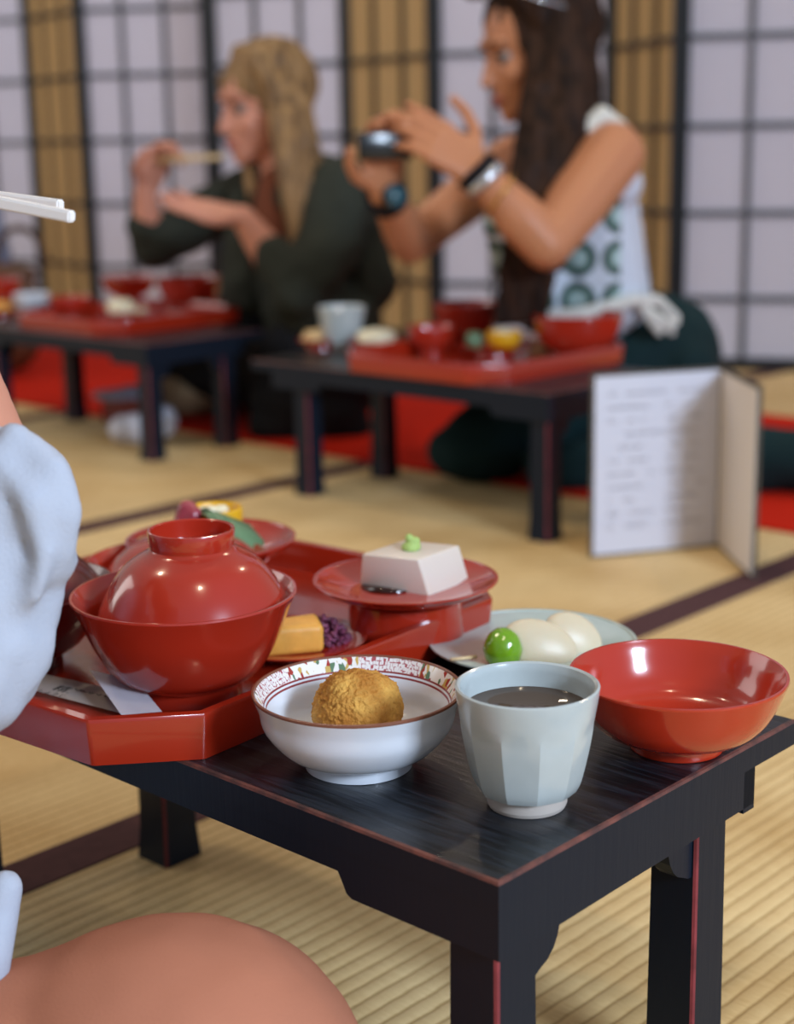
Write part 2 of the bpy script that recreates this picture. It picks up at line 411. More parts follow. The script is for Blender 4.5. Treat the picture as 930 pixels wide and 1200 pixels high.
# folding shoji screens across the back of the room
pts = [(3.0966, 5.2663, 0.3480), (3.3129, 4.8078, 0.3459), (3.2372, 4.4102, 0.3553), (3.4831, 4.0544, 0.3504), (3.2501, 3.7670, 0.3646), (3.4279, 3.3650, 0.3633), (3.3588, 2.9604, 0.3725), (3.5675, 2.5100, 0.3706), (3.3518, 2.1589, 0.3852), (3.5889, 1.7228, 0.3819)]
pts = [V((p[0], p[1], 0)) for p in pts]
e0 = pts[1]-pts[0]
pts = [pts[0]-(pts[2]-pts[1])] + pts + [pts[-1]+(pts[-2]-pts[-3])]
labs = ['tan folding screen panel outside the left edge of the photo', 'white shoji panel cut by the left edge of the photo', 'narrow tan shoji panel nearest the left edge, between two dark posts',
        'white shoji panel behind the raised hand of the blonde woman', 'tan shoji panel turned edge-on beside the blonde woman\'s face', 'white shoji panel behind the blonde woman\'s head',
        'tan shoji panel between the two women, behind the raised phone', 'white shoji panel behind the dark-haired woman', 'tan shoji panel just behind the dark-haired woman\'s bare shoulder',
        'large white shoji panel at the right edge, nothing in front of its upper part', 'tan shoji panel beyond the right edge of the photo']
rows = [.176+.2085*i for i in range(9)]
for i in range(len(pts)-1):
    a, b = pts[i], pts[i+1]; d = (b-a); W = d.length; d.normalize()
    rz = math.atan2(d.y, d.x)
    warm = i % 2 == 0
    root = thing('shoji_screen', labs[i], 'screen', a, rz, 'panels of the folding shoji screen')
    H_ = 1.95
    bm = bmesh.new(); box(bm, (.004, -.0015, .02), (W-.004, .0015, H_-.02))
    fin(bm, 'paper', M['shoji_warm' if warm else 'shoji'], root, smooth=False)
    grid_lattice('lattice', (.012, W-.012), (.02, H_-.02), [(W*q/3-.0075, W*q/3+.0075) for q in (1, 2)], [(z-.0075, z+.0075) for z in rows if z < H_-.03], -.0105, .0085, M['muntin_brown' if warm else 'muntin'], root)
    for x0, x1 in ((0, .021), (W-.021, W)):
        bm = bmesh.new(); box(bm, (x0, -.016, 0), (x1, .014, H_), .002)
        fin(bm, 'stile', M['frame'], root, smooth=False)
    for z0, z1 in ((0, .03), (H_-.03, H_)):
        bm = bmesh.new(); box(bm, (.021, -.014, z0), (W-.021, .012, z1), .002)
        fin(bm, 'rail', M['frame'], root, smooth=False)

# red felt runner under the guests
bm = bmesh.new(); box(bm, (2.0, -.4, .0012), (2.86, 4.6, .006), .002)
tag(fin(bm, 'felt_rug', M['felt'], smooth=False), 'long red felt runner the two women kneel on', 'rug')

# ------------------------------------------------------------------ tables
T = .218
def make_table(label):
    LX, LY = .285, .62
    t = thing('low_table', label, 'table')
    bm = bmesh.new()
    bmesh.ops.create_cube(bm, size=1)
    for v in bm.verts: v.co = V(((v.co.x+.5)*LX, (v.co.y+.5)*LY, T-.008+v.co.z*.016))
    bmesh.ops.bevel(bm, geom=[e for e in bm.edges if min(e.verts[0].co.z, e.verts[1].co.z) > T-.001], offset=.0021, segments=2, affect='EDGES', material=1, profile=.5)
    for f in bm.faces:
        if f.material_index == 0 and abs(f.normal.z) < .5: f.material_index = 2
    fin(bm, 'tabletop', [M['wood'], M['edge'], M['legwood']], t, smooth=False)
    # aprons: shallow in the middle, stepping deeper beside the legs
    z0 = T-.016; ye = .53
    def prof(a0, a1, s):   # outline of an apron in (along, z)
        zs, zd = T-.029, T-.042
        return [(a0, z0), (a0, zd), (a0+s-.006, zd), (a0+s-.002, zd+.002), (a0+s, zd+.006), (a0+s+.004, zs), (a1-s-.004, zs), (a1-s, zd+.006), (a1-s+.002, zd+.002), (a1-s+.006, zd), (a1, zd), (a1, z0)]
    for x0, x1 in ((.0002, .013), (.226, .238)):
        bm = bmesh.new(); prism(bm, prof(.0002, ye+.04, .105), 0, x0, x1); fin(bm, 'apron', M['legwood'], t, smooth=False)
    for y0, y1 in ((.0002, .013), (ye+.02, ye+.032)):
        bm = bmesh.new(); prism(bm, [(.013, z0), (.013, T-.042), (.238, T-.039), (.238, z0)], 1, y0, y1); fin(bm, 'apron', M['legwood'], t, smooth=False)
    for (lx, ly) in ((.006, .006), (.186, .006), (.006, .494), (.186, .494)):
        bm = bmesh.new()
        w0, w1 = .030, .034
        zt = T-.03
        vs = []
        for z, w, o in ((0, .036, .003), (.03, .032, .001), (zt, .030, 0)):
            vs.append([bm.verts.new((lx+sx*w-o, ly+sy*w-o, z)) for sx, sy in ((0,0),(1,0),(1,1),(0,1))])
        for A, B in zip(vs, vs[1:]):
            for q in range(4): bm.faces.new((A[q], A[(q+1)%4], B[(q+1)%4], B[q]))
        bm.faces.new(vs[0][::-1]); bm.faces.new(vs[-1])
        ed = [e for e in bm.edges if abs(e.verts[0].co.z-e.verts[1].co.z) > .01 and all((v.co.x-lx-.015)+(v.co.y-ly-.015) < -.02 for v in e.verts)]
        bmesh.ops.bevel(bm, geom=ed, offset=.0022, segments=2, affect='EDGES', material=1, profile=.5)
        fin(bm, 'leg', [M['legwood'], M['legedge']], t, smooth=False)
    # curved corner brackets between legs and end aprons
    for y0 in (.009, .511):
        for x0, s in ((.036, 1), (.186, -1)):
            bm = bmesh.new()
            poly = [(x0, .182), (x0, .148), (x0+s*.004, .1485)] + [(x0+s*(.005+.020*sin(u)), .1505+.024*(1-cos(u))) for u in (.2,.5,.8,1.1,1.35)] + [(x0+s*.026, .177), (x0+s*.026, .182)]
            prism(bm, poly, 1, y0, y0+.012); fin(bm, 'bracket', M['legwood'], t, smooth=False)
    return t
near = make_table('black lacquered low table in the foreground with worn reddish edges')
near.location = (.53, .4325, 0)
frt = dup(near, (1.731, 1.32, 0), 'black low table in front of the dark-haired woman')
flt = dup(near, (1.755, 2.25, 0), 'black low table at far left in front of the blonde woman')

# ------------------------------------------------------------------ trays
def make_tray(label):
    t = thing('serving_tray', label, 'tray')
    hx, hy, c = .187, .163, .045
    def octa(o, cc=None):
        x, y = hx+o, hy+o; q = c+o*.586
        return [(-x+q, -y), (x-q, -y), (x, -y+q), (x, y-q), (x-q, y), (-x+q, y), (-x, y-q), (-x, -y+q)]
    bm = bmesh.new(); prism(bm, octa(-.001), 2, 0, .006); fin(bm, 'tray_floor', M['tray'], t, smooth=False)
    bm = bmesh.new()
    loops = [(0, 0), (.003, .0265), (.0022, .0285), (-.0035, .0285), (-.0045, .0265), (-.0065, .0055), (-.0065, .001)]
    R_ = []
    for o_, z in loops: R_.append([bm.verts.new((p[0], p[1], z)) for p in octa(o_)])
    R_.append(R_[0])
    for A, B in zip(R_, R_[1:]):
        for q in range(8): bm.faces.new((A[q], A[(q+1)%8], B[(q+1)%8], B[q]))
    ed = [e for e in bm.edges if abs(e.verts[0].co.z-e.verts[1].co.z) > .015]
    bmesh.ops.bevel(bm, geom=ed, offset=.002, segments=3, affect='EDGES', profile=.5)
    fin(bm, 'tray_wall', M['tray'], t, smooth=True, autoang=30)
    return t
tray = make_tray('octagonal red lacquer tray overhanging the foreground table')
tray.location = (.668, .831, T+.0003); tray.rotation_euler = (0, 0, radians(4.5))
frtray = dup(tray, (1.912, 1.585, T+.0003), 'octagonal red tray on the low table before the dark-haired woman', radians(0))
fltray = dup(tray, (1.965, 2.56, T+.0003), 'octagonal red tray on the far left low table', radians(0))
TF = T+.0063   # top of a tray's floor

# ------------------------------------------------------------------ bowls
def bowl_profile(R, Hh, foot, fh, th=.003, shape=((.43,.14),(.66,.32),(.81,.54),(.945,.84))):
    out = [(0, fh*.5), (foot-.004, fh*.5), (foot-.004, 0), (foot-.0005, 0), (foot, .001), (foot-.001, fh)]
    dr, dh = R-foot, Hh-fh
    out += crv([(foot-.001, fh)]+[(foot+dr*a_, fh+dh*b_) for a_, b_ in shape]+[(R, Hh-.0012)], 6)[1:]
    out += [(R-.0003, Hh), (R-.0018, Hh)]
    inn = crv([(R-.0022, Hh-.0008)]+[(foot+dr*a_-th*(1-.4*(1-b_)), fh+dh*b_+th*(1-b_)) for a_, b_ in shape[::-1]]+[(foot*.5, fh+th), (0, fh+th*.9)], 6)
    return out+inn
def make_bowl(name, label, cat, R, Hh, foot, fh, m, loc, **k):
    bm = bmesh.new(); lathe(bm, bowl_profile(R, Hh, foot, fh, **k))
    o = fin(bm, name, m, loc=loc, autoang=40)
    return tag(o, label, cat)
redbowl = make_bowl('lacquer_bowl', 'empty wide red lacquer bowl at the right corner of the foreground table', 'bowl', .0625, .045, .0275, .006, M['lacquer_in'], (.731, .4635, T+.0003))

RV, HV = V((.682, -.731, 0)), V((.731, .682, 0))
# big covered bowl
def make_covered(label, R=.0705, Hh=.0675, foot=.034):
    t = thing('covered_bowl', label, 'bowl')
    bm = bmesh.new(); lathe(bm, bowl_profile(R, Hh, foot, .009, shape=((.30,.12),(.50,.28),(.71,.54),(.88,.82)))); fin(bm, 'bowl_body', M['lacquer'], t, autoang=40)
    bm = bmesh.new(); r = .0600; z = Hh-.012
    pr_ = [(r-.001, z-.002)] + crv([(r, z), (r-.0025, z+.006), (r-.009, z+.018), (r-.019, z+.030), (.0275, z+.0385)], 6) + [(.0262, z+.040), (.020, z+.0400), (0, z+.0395)]
    pr_ += crv([(0, z+.037), (.02, z+.0368), (r-.023, z+.0300), (r-.013, z+.019), (r-.005, z+.004), (r-.001, z-.002)], 5)
    lathe(bm, pr_); ld = fin(bm, 'lid', M['lacquer'], t, autoang=40, loc=RV*.006+HV*.003)
    bm = bmesh.new(); z += .0385
    lathe(bm, [(.0255, z), (.0262, z+.002), (.0272, z+.0115), (.0268, z+.0128), (.0258, z+.0130), (.0248, z+.0122), (.0240, z+.002), (.0238, z+.0005), (.0255, z)]); fin(bm, 'foot_ring', M['lacquer'], ld, autoang=40)
    return t
cov = make_covered('large covered red lacquer bowl at the front of the foreground tray')
cov.location = (.595, .738, TF)
cov2 = dup(cov, (.712, .888, TF), 'covered red lacquer bowl behind the large covered one, mostly hidden', scale=(.97, .97, .58))
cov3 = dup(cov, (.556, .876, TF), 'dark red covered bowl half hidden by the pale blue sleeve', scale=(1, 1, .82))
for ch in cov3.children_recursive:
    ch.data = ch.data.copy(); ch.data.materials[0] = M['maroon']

# porcelain bowl with printed band
def make_porcelain():
    t = thing('porcelain_bowl', 'white porcelain bowl with a red patterned rim band holding a croquette', 'bowl', (.592, .585, T+.0003))
    R, Hh, foot, fh = .0595, .0455, .0305, .007
    out = [(0, .004), (foot-.003, .004), (foot-.003, 0), (foot, 0), (foot+.0006, fh)]
    out += crv([(foot+.001, fh), (foot+.012, .0115), (foot+.0225, .024), (.0562, .036), (R, Hh-.001)], 8)[1:]
    k1 = len(out)
    rim = [(R-.0002, Hh), (R-.0014, Hh+.0002), (R-.0022, Hh-.0008)]
    inn_all = crv([(R-.0022, Hh-.0008), (R-.0060, Hh-.0068), (R-.0105, Hh-.0155), (foot+.016, .0195), (foot+.003, .0115), (.015, .009), (0, .0088)], 8)
    prof = out+rim+inn_all[1:]
    mi = []
    for i in range(len(prof)-1):
        r0, z0 = prof[i]; r1, z1 = prof[i+1]
        if i < k1-2: mi.append(0)
        elif i < k1+2: mi.append(2)
        else:
            d = Hh-(z0+z1)/2
            mi.append(1 if d < .0082 else (3 if d < .0092 else (0 if d < .0100 else (3 if d < .0106 else 0))))
    bm = bmesh.new(); lathe(bm, prof, 128, mi)
    o = fin(bm, 'bowl_body', [M['porcelain'], M['band'], M['rimbrown'], M['redline']], t, autoang=50)
    return t
pb = make_porcelain()

# croquette
def crumbed(name, m, r, loc, seed, amp=.0016, sub=5):
    bm = bmesh.new(); bmesh.ops.create_icosphere(bm, subdivisions=sub, radius=1)
    for v in bm.verts:
        d = v.co.normalized()
        q = d*1.0
        s = 1+.05*noise.noise(q*1.5+V((seed,)*3))
        z = d.z
        sc = V((r[0]*d.x, r[1]*d.y, r[2]*(d.z if z > 0 else d.z*.75)))*s
        n_ = noise.noise(sc*330+V((seed,0,0)))+.8*noise.noise(sc*700)
        v.co = sc+d*(amp*n_+random.gauss(0, .00022)+.0009*max(0, noise.noise(sc*1300)))
    return fin(bm, name, m, loc=loc)
cq = crumbed('croquette', M['croq'], (.0258, .0258, .0255), (.597, .590, T+.0285), 3, .0012, 6)
tag(cq, 'round golden breaded croquette in the porcelain bowl', 'croquette')

# faceted cup with tea
def make_cup(label):
    t = thing('tea_cup', label, 'cup')
    R, Hh = .0385, .067; n = 11
    def warp(r, z, a):
        if z < .007 or r < .024: return r
        k = 0
        if z < .052: k = min(1, (.052-z)/.008)
        ph = (a % (2*pi/n))-pi/n
        poly = r*cos(pi/n)/cos(ph)*1.012; k *= .8
        return r*(1-k)+poly*k
    outp = [(0, .004), (.0185, .004), (.0185, 0), (.0205, 0), (.0213, .002), (.0213, .0072), (.024, .0085)] + crv([(.0262, .0095), (.0290, .016), (.0330, .034), (.0352, .048), (.0372, .060), (R-.0006, .0655)], 6)
    rimp = [(R-.0006, Hh-.0006), (R-.0018, Hh), (R-.0032, Hh-.0008)]
    bm = bmesh.new()
    mi = [1]*5+[0]*200
    lathe(bm, outp+rimp, 132, mi, warp=warp)
    inner = [(R-.0032, Hh-.0008)] + crv([(R-.0040, Hh-.003), (.0325, .046), (.0275, .016), (.02, .009), (0, .008)], 5)
    lathe(bm, inner, 132, 0)
    bmesh.ops.remove_doubles(bm, verts=bm.verts, dist=.00001)
    fin(bm, 'cup_body', [M['cup'], M['cupfoot']], t, autoang=18)
    bm = bmesh.new(); lathe(bm, [(0, .0535), (.0333, .0535), (.0340, .0541), (.0340, .053), (.0, .052)], 64); fin(bm, 'tea', M['tea'], t)
    return t
cup = make_cup('faceted pale glazed cup of dark tea at the front of the foreground table')
cup.location = (.611, .479, T+.0003)

# tofu dish, omelette dish, sweets plate, sashimi dish
def dish_profile(R, Hh, foot, fh, flat=.6):
    return [(0, fh*.6), (foot-.003, fh*.6), (foot-.003, 0), (foot, 0), (foot-.001, fh)] + crv([(foot, fh), (R*flat, fh+.003), (R*.86, fh+(Hh-fh)*.5), (R, Hh-.001)], 6)[1:] + [(R, Hh), (R-.002, Hh)] + crv([(R-.0024, Hh-.0008), (R*.86-.001, fh+(Hh-fh)*.5+.003), (R*flat, fh+.0056), (R*.3, fh+.005), (0, fh+.005)], 6)
def make_dish(name, label, R, Hh, foot, fh, m, loc, flat=.6, cat='dish'):
    bm = bmesh.new(); lathe(bm, dish_profile(R, Hh, foot, fh, flat))
    return tag(fin(bm, name, m, loc=loc, autoang=40), label, cat)
td = make_dish('footed_dish', 'footed red lacquer dish carrying a block of tofu', .0645, .043, .041, .029, M['lacquer'], (.770, .711, TF))
od = make_dish('lacquer_dish', 'small flat red dish of omelette and purple pickle', .050, .0115, .026, .0035, M['lacquer'], (.695, .746, TF), .65)
sp = make_dish('celadon_plate', 'shallow pale celadon plate between the tray and the empty red bowl', .071, .0125, .036, .004, M['celadon'], (.806, .6275, T+.0003), .62, 'plate')
sd = make_dish('lacquer_dish', 'footed red dish of colourful morsels at the back of the foreground tray', .066, .042, .036, .022, M['lacquer'], (0.7622, 0.9090, 0.2640), .5)
sd.location = (sd.location.x, sd.location.y, TF)

# sesame tofu with wasabi
TZ = TF+.0325
b_ = [(0.7590, 0.7454, 0.2565), (0.7697, 0.6887, 0.2565), (0.8154, 0.6904, 0.2565)]
t_ = [(0.7532, 0.7365, 0.2835), (0.7660, 0.6952, 0.2835), (0.8139, 0.6992, 0.2835)]
b_ = [V(p) for p in b_]; t_ = [V(p) for p in t_]
b_.append(b_[0]+b_[2]-b_[1]); t_.append(t_[0]+t_[2]-t_[1])
bm = bmesh.new()
A = [bm.verts.new(p) for p in b_]; B = [bm.verts.new(p) for p in t_]
bm.faces.new(A); bm.faces.new(B)
for i in range(4): bm.faces.new((A[i], A[(i+1)%4], B[(i+1)%4], B[i]))
bmesh.ops.bevel(bm, geom=bm.edges[:], offset=.0012, segments=3, affect='EDGES', profile=.5)
tf = fin(bm, 'tofu', M['tofu'], smooth=True, autoang=50); tag(tf, 'pale sesame tofu block with sloping sides on the footed red dish', 'tofu')
wc = (t_[0]+t_[2])/2
tag(blob('wasabi', [ell(wc+V((0,0,.002)), (.007,.0065,.004)), ell(wc+V((.0015,-.001,.0055)), (.0048,.0048,.004)), ell(wc+V((-.001,.001,.0085)), (.003,.003,.003)), ell(wc+V((.003,.002,.004)), (.003,.003,.003))], .0007, M['wasabi'], smooth=2, wr=.0004, wrs=400), 'small green dab of wasabi on top of the tofu', 'wasabi')
bm = bmesh.new(); q = b_[0]*.6+b_[1]*.4
lathe(bm, [(0, 0), (.019, 0), (.020, .0008), (0, .0012)], 40, c=(q.x+.006, q.y+.003, TF+.0341)); 
tag(fin(bm, 'sauce_pool', M['soy']), 'dark soy sauce pooled at the foot of the tofu', 'sauce')

# omelette and pickle
oc = V((.672, .737, TF+.0105))
bm = bmesh.new(); box(bm, (-.021, -.0135, -.002), (.021, .0135, .0185), .0048, seg=4)
bmesh.ops.subdivide_edges(bm, edges=bm.edges[:], cuts=1, use_grid_fill=True)
for v in bm.verts: v.co += V((noise.noise(v.co*90), noise.noise(v.co*90+V((5,5,5))), noise.noise(v.co*90+V((9,1,2)))))*.0012
om = fin(bm, 'rolled_omelette', M['omelet'], loc=(0.6785, 0.7315, 0.2360), rot=(0, 0, radians(-35)), autoang=40); tag(om, 'thick yellow piece of rolled omelette beside the purple pickle', 'omelette')
om.location.z = TF+.0110
pc = V((0.7084, 0.7335, 0.2360)); pc.z = TF+.012
pvs, pfs = [], []
for i in range(420):
    a = random.random()*2*pi; r = random.random()**.5*.018; h = (1-(r/.019)**2)*.017*random.random()
    mtx = Matrix.Translation(pc+V((r*cos(a), r*sin(a)*1.2, h-.003))) @ Matrix.Rotation(random.random()*3, 4, V((random.random(), random.random(), .5)).normalized()) @ Matrix.Diagonal((.0030, .0014, .0011, 1))
    iv, if_ = ico(1); k = len(pvs); pvs += [mtx @ v for v in iv]; pfs += [[j+k for j in f] for f in if_]
me = bpy.data.meshes.new('chopped_pickle'); me.from_pydata(pvs, [], pfs)
for p in me.polygons: p.use_smooth = True
tag(link('chopped_pickle', me, None, M['pickle']), 'little heap of chopped purple pickle on the small red dish', 'pickle', kind='stuff')

# sweets plate
gb = V((0.7572, 0.6138, 0.2420)); 
tag(blob('green_jelly_ball', [cap(V((gb.x, gb.y, T+.0205)), .0135, V((gb.x, gb.y, T+.0235)), .0122)], .0012, M['greenball'], smooth=6), 'shiny green jelly ball on the celadon plate', 'sweet')
RV, HV = V((.682, -.731, 0)), V((.731, .682, 0))
p1 = V((0.7795, 0.6008, 0.2350)); p2 = V((0.8084, 0.5944, 0.2350))
tag(blob('pale_slice', [ell(V((p1.x, p1.y, T+.0200)), (.0265, .0080, .0175), RV-V((0,0,.35)), V((0,0,1))+HV*.5)], .0014, M['mochi'], smooth=4), 'pale translucent slice standing right behind the green ball', 'sweet', 'pale slices on the celadon plate')
tag(blob('pale_slice', [ell(V((p2.x, p2.y, T+.0180))+HV*.006, (.022, .0075, .0165), RV-V((0,0,.6)), V((0,0,1))+HV*.5)], .0014, M['mochi'], smooth=4), 'pale translucent slice further right, leaning behind the other', 'sweet', 'pale slices on the celadon plate')
bm = bmesh.new(); a = V((0.7329, 0.6378, 0.2320)); b = V((0.7508, 0.6310, 0.2300)); tube(bm, [V((a.x,a.y,T+.0145)), V((b.x,b.y,T+.0135))], .0012, 6)
tag(fin(bm, 'wooden_pick', M['chopwood']), 'short wooden pick on the celadon plate rim behind the tea cup', 'pick')

# morsels on the back dish
sc = sd.location + V((0,0,.0290))
def off(px, py, up): return sc + RV*px + HV*py + V((0,0,up*1.45))
bm = bmesh.new(); lathe(bm, crv([(0, 0), (.014, .001), (.021, .010), (.0225, .021), (.0205, .0225), (.0185, .019), (.012, .008), (0, .006)], 6), 48)
for v in bm.verts: v.co.z *= 1.5
yc = tag(fin(bm, 'citrus_cup', M['yellow'], loc=off(.001, .020, -.001)), 'hollowed yellow citrus cup filled with white food', 'citrus')
tag(blob('white_filling', [ell(off(-.001+.010*cos(i*2.4), .020+.007*sin(i*2.4), .0175+.002*(i % 3)), (.006,.005,.004)) for i in range(7)], .0012, M['cream'], smooth=1, wr=.0006, wrs=300), 'creamy white filling in the yellow citrus cup', 'food')
tag(blob('pink_slice', chain((off(-.028, -.004, .004), .0075), (off(-.017, .000, .024), .0085)) + [cap(off(-.022,-.008,.004), .007, off(-.012,-.004,.022), .0075)], .0012, M['pinkfood'], smooth=3), 'dark pink slice propped against the citrus cup', 'food')
tag(blob('beige_morsel', [ell(off(-.038, .005, .008), (.014,.010,.009)), ell(off(-.050, -.004, .006), (.006,.010,.007))], .0014, M['beige'], smooth=3), 'beige morsel at the left end of the back dish', 'food')
tag(blob('grey_morsel', [ell(off(.012, -.012, .006), (.016,.012,.013), RV), ell(off(.0, -.012, .010), (.013,.010,.008), RV)], .0014, M['greyfood'], smooth=3), 'grey speckled morsel under the green leaf', 'food')
def leaf(name, pts_w, m, label):
    bm = bmesh.new(); L_ = []
    for (c, w, n) in pts_w: L_.append([bm.verts.new(V(c)-V(w)), bm.verts.new(V(c)+V(n)), bm.verts.new(V(c)+V(w))])
    for A, B in zip(L_, L_[1:]):
        for k in range(2): bm.faces.new((A[k], A[k+1], B[k+1], B[k]))
    bmesh.ops.recalc_face_normals(bm, faces=bm.faces)
    bmesh.ops.solidify(bm, geom=bm.faces[:], thickness=.0006)
    return tag(fin(bm, name, m), label, 'leaf')
leaf('shiso_leaf', [(off(-.006,-.004,.0235), RV*.002, (0,0,.001)), (off(.006,-.008,.0225), RV*.006+HV*.012-V((0,0,.003)), (0,0,.003)), (off(.020,-.012,.016), RV*.010+HV*.016-V((0,0,.001)), (0,0,.003)), (off(.030,-.018,.004), RV*.012+HV*.012+V((0,0,.005)), (0,0,.002)), (off(.033,-.022,-.003), RV*.007+HV*.003+V((0,0,.003)), (0,0,.001))], M['leaf'], 'broad green leaf draped over the grey morsel')
leaf('shiso_leaf', [(off(-.004,.004,.024), RV*.003, (0,0,.001)), (off(.004,-.001,.018), RV*.009, (0,0,.002)), (off(.014,-.018,.004), RV*.011+V((0,0,.002)), (0,0,.002)), (off(.022,-.024,-.002), RV*.006, (0,0,.001))], M['leafdark'], 'darker green leaf under the broad one on the back dish')

# chopstick wrapper with calligraphy
w = [V(p) for p in ((0.5455, 0.8441, 0.2295), (0.5625, 0.7879, 0.2265), (0.5419, 0.7313, 0.2265), (0.5236, 0.8212, 0.2295))]
bm = bmesh.new(); f = bm.faces.new([bm.verts.new(p) for p in w]); bmesh.ops.solidify(bm, geom=[f], thickness=.0006)
env = thing('chopstick_wrapper', 'folded white paper chopstick wrapper with black writing in the tray', 'wrapper', w[1])
def rel(bmx):
    for v in bmx.verts: v.co -= w[1]
rel(bm); fin(bm, 'wrapper_sheet', M['paper_warm'], env, smooth=False)
g = [V(p) for p in ((0.5494, 0.7784, 0.2430), (0.5606, 0.7457, 0.2400), (0.5473, 0.7048, 0.2335), (0.5279, 0.7191, 0.2335))]
bm = bmesh.new()
vs = [bm.verts.new(p) for p in g]; f = bm.faces.new(vs); bmesh.ops.solidify(bm, geom=[f], thickness=.0005); rel(bm)
fin(bm, 'flap', M['paper'], env, smooth=False)
ax = (w[1]-w[0]).normalized(); nrm = ax.cross(w[3]-w[0]).normalized()
if nrm.z < 0: nrm = -nrm
ay = nrm.cross(ax).normalized()
rotm = Matrix((ax, ay, nrm)).transposed()
tx = V((0.5452, 0.7803, 0.2290)); d_ = (tx-w[0]).dot(nrm); tx -= nrm*(d_-.0006)
o = text_mesh('精進料理', .0115, 'large_writing', M['ink'], env, tx-w[1], rotm.to_euler())
tx2 = tx-ay*.0095-ax*.004
o = text_mesh('しょうじんりょうり', .0055, 'small_writing', M['ink'], env, tx2-w[1], rotm.to_euler())

# menu binder standing open on the floor
mL, mM, mR = V((1.7080, 1.2295, 0.0000)), V((1.8740, 1.1290, 0.0000)), V((1.7500, 0.9993, 0.0000))
Hm = .256
mn = thing('menu_binder', 'open menu binder with clear sleeved pages standing on the tatami', 'menu', mM)
def page(a, b, name, m, inset, dz0, dz1, th, off_=0, parent=mn):
    d = (b-a).normalized(); n = V((d.y, -d.x, 0)); 
    if n.dot(a) > 0: n = -n
    A_ = a+d*inset+n*off_; B_ = b-d*inset+n*off_
    bm = bmesh.new()
    vs = [bm.verts.new(V((q.x, q.y, z))-mM+n*s) for s in (0, th) for q, z in ((A_, dz0), (B_, dz0), (B_, dz1), (A_, dz1))]
    for fi in ((0,1,2,3), (7,6,5,4), (0,4,5,1), (1,5,6,2), (2,6,7,3), (3,7,4,0)): bm.faces.new([vs[i] for i in fi])
    return fin(bm, name, m, parent, smooth=False), A_, B_, n
page(mL, mM, 'cover', M['binder'], 0, 0, Hm, .003, -.004)
pg, A_, B_, n_ = page(mL, mM, 'page', M['sleeveclear'], .004, .004, Hm-.004, .0012, .001)
page(mR, mM, 'cover', M['binder'], 0, 0, Hm, .003, -.004)
page(mR, mM, 'page', M['paper_warm'], .004, .006, Hm-.006, .0012, .001)
bm = bmesh.new(); tube(bm, [V((0,0,0)), V((0,0,Hm))], .004, 10); fin(bm, 'spine', M['binder'], mn)
M['print'] = mat('faint_print', '#c4c1c9', .6)
bm = bmesh.new(); dd = (B_-A_).normalized()
for row in range(11):
    z = .225-row*.0185; x = .02
    while x < .155:
        l = .004+random.random()*.012
        if random.random() > .25 and not (.075 < x < .10 and row % 3): 
            q = A_+dd*x-mM+n_*.0013
            a = [q+V((0,0,z)), q+dd*l+V((0,0,z)), q+dd*l+V((0,0,z+.0035)), q+V((0,0,z+.0035))]
            f = bm.faces.new([bm.verts.new(p) for p in a])
        x += l+.003
bmesh.ops.solidify(bm, geom=bm.faces[:], thickness=.0001)
fin(bm, 'printed_lines', M['print'], mn, smooth=False)

# ------------------------------------------------------------------ tableware on the far tables
def at_t(p): return (p[0], p[1], TF)
def mkbowl_t(name, label, R, Hh, foot, loc, m='lacquer'):
    return make_bowl(name, label, 'bowl', R, Hh, foot, .007, M[m], loc)
mkbowl_t('lacquer_bowl', 'large red lacquer bowl at the right end of the dark-haired woman\'s tray', .074, .070, .034, at_t((2.0333, 1.4934, 0.2240)))
mkbowl_t('lacquer_bowl', 'red lacquer bowl at the back of the dark-haired woman\'s tray', .058, .070, .030, at_t((2.0659, 1.7571, 0.2240)))
mkbowl_t('lacquer_bowl', 'small round red bowl near the front of the dark-haired woman\'s tray', .040, .045, .022, at_t((1.9288, 1.7149, 0.2240)))
cupf = dup(cup, V((1.9167, 1.9101, 0.2180))+V((0,0,.0003)), 'pale faceted tea cup at the left end of the dark-haired woman\'s table', scale=1.1)
def far_dish(label, p, R, Hh=.018, name='lacquer_dish'):
    return make_dish(name, label, R, Hh, R*.55, .005, M['lacquer'], p)
fd1 = far_dish('red dish under the yellow citrus on the dark-haired woman\'s tray', at_t((1.9636, 1.6101, 0.2240)), .058)
fd2 = far_dish('small red dish at the left end of the dark-haired woman\'s table', V((1.8951, 1.9409, 0.2180))+V((0,0,.0003)), .040)
fd3 = far_dish('red dish of cream food at the left of the dark-haired woman\'s tray', at_t((1.9012, 1.8115, 0.2240)), .050)
def lump(name, label, cat, c, r, m, n=5, seed=1):
    random.seed(seed); pr = []
    for i in range(n):
        a = i*2*pi/n; pr.append(ell(V(c)+V((r[0]*.45*cos(a), r[0]*.45*sin(a), r[1]*.2*random.random())), (r[0]*.6, r[0]*.5, r[1]*(.7+.3*random.random()))))
    return tag(blob(name, pr, .0025, m, smooth=2, wr=.0015, wrs=80), label, cat)
p = V((1.8785, 1.5198, 0.2600)); 
bm = bmesh.new(); lathe(bm, crv([(0, 0), (.018, .002), (.027, .014), (.028, .026), (.026, .029), (.022, .024), (.012, .012), (0, .010)], 6), 40)
tag(fin(bm, 'citrus_cup', M['yellow'], loc=(fd1.location.x+.012, fd1.location.y-.012, TF+.011)), 'bright yellow citrus cup on the dark-haired woman\'s tray', 'citrus')
lump('white_filling', 'pale filling in the citrus cup of the dark-haired woman', 'food', (fd1.location.x+.012, fd1.location.y-.012, TF+.036), (.017,.009), M['cream'])
lump('green_garnish', 'green leafy garnish left of the far yellow citrus', 'garnish', (fd1.location.x-.008, fd1.location.y+.034, TF+.022), (.016,.017), M['leaf'], 4, 3)
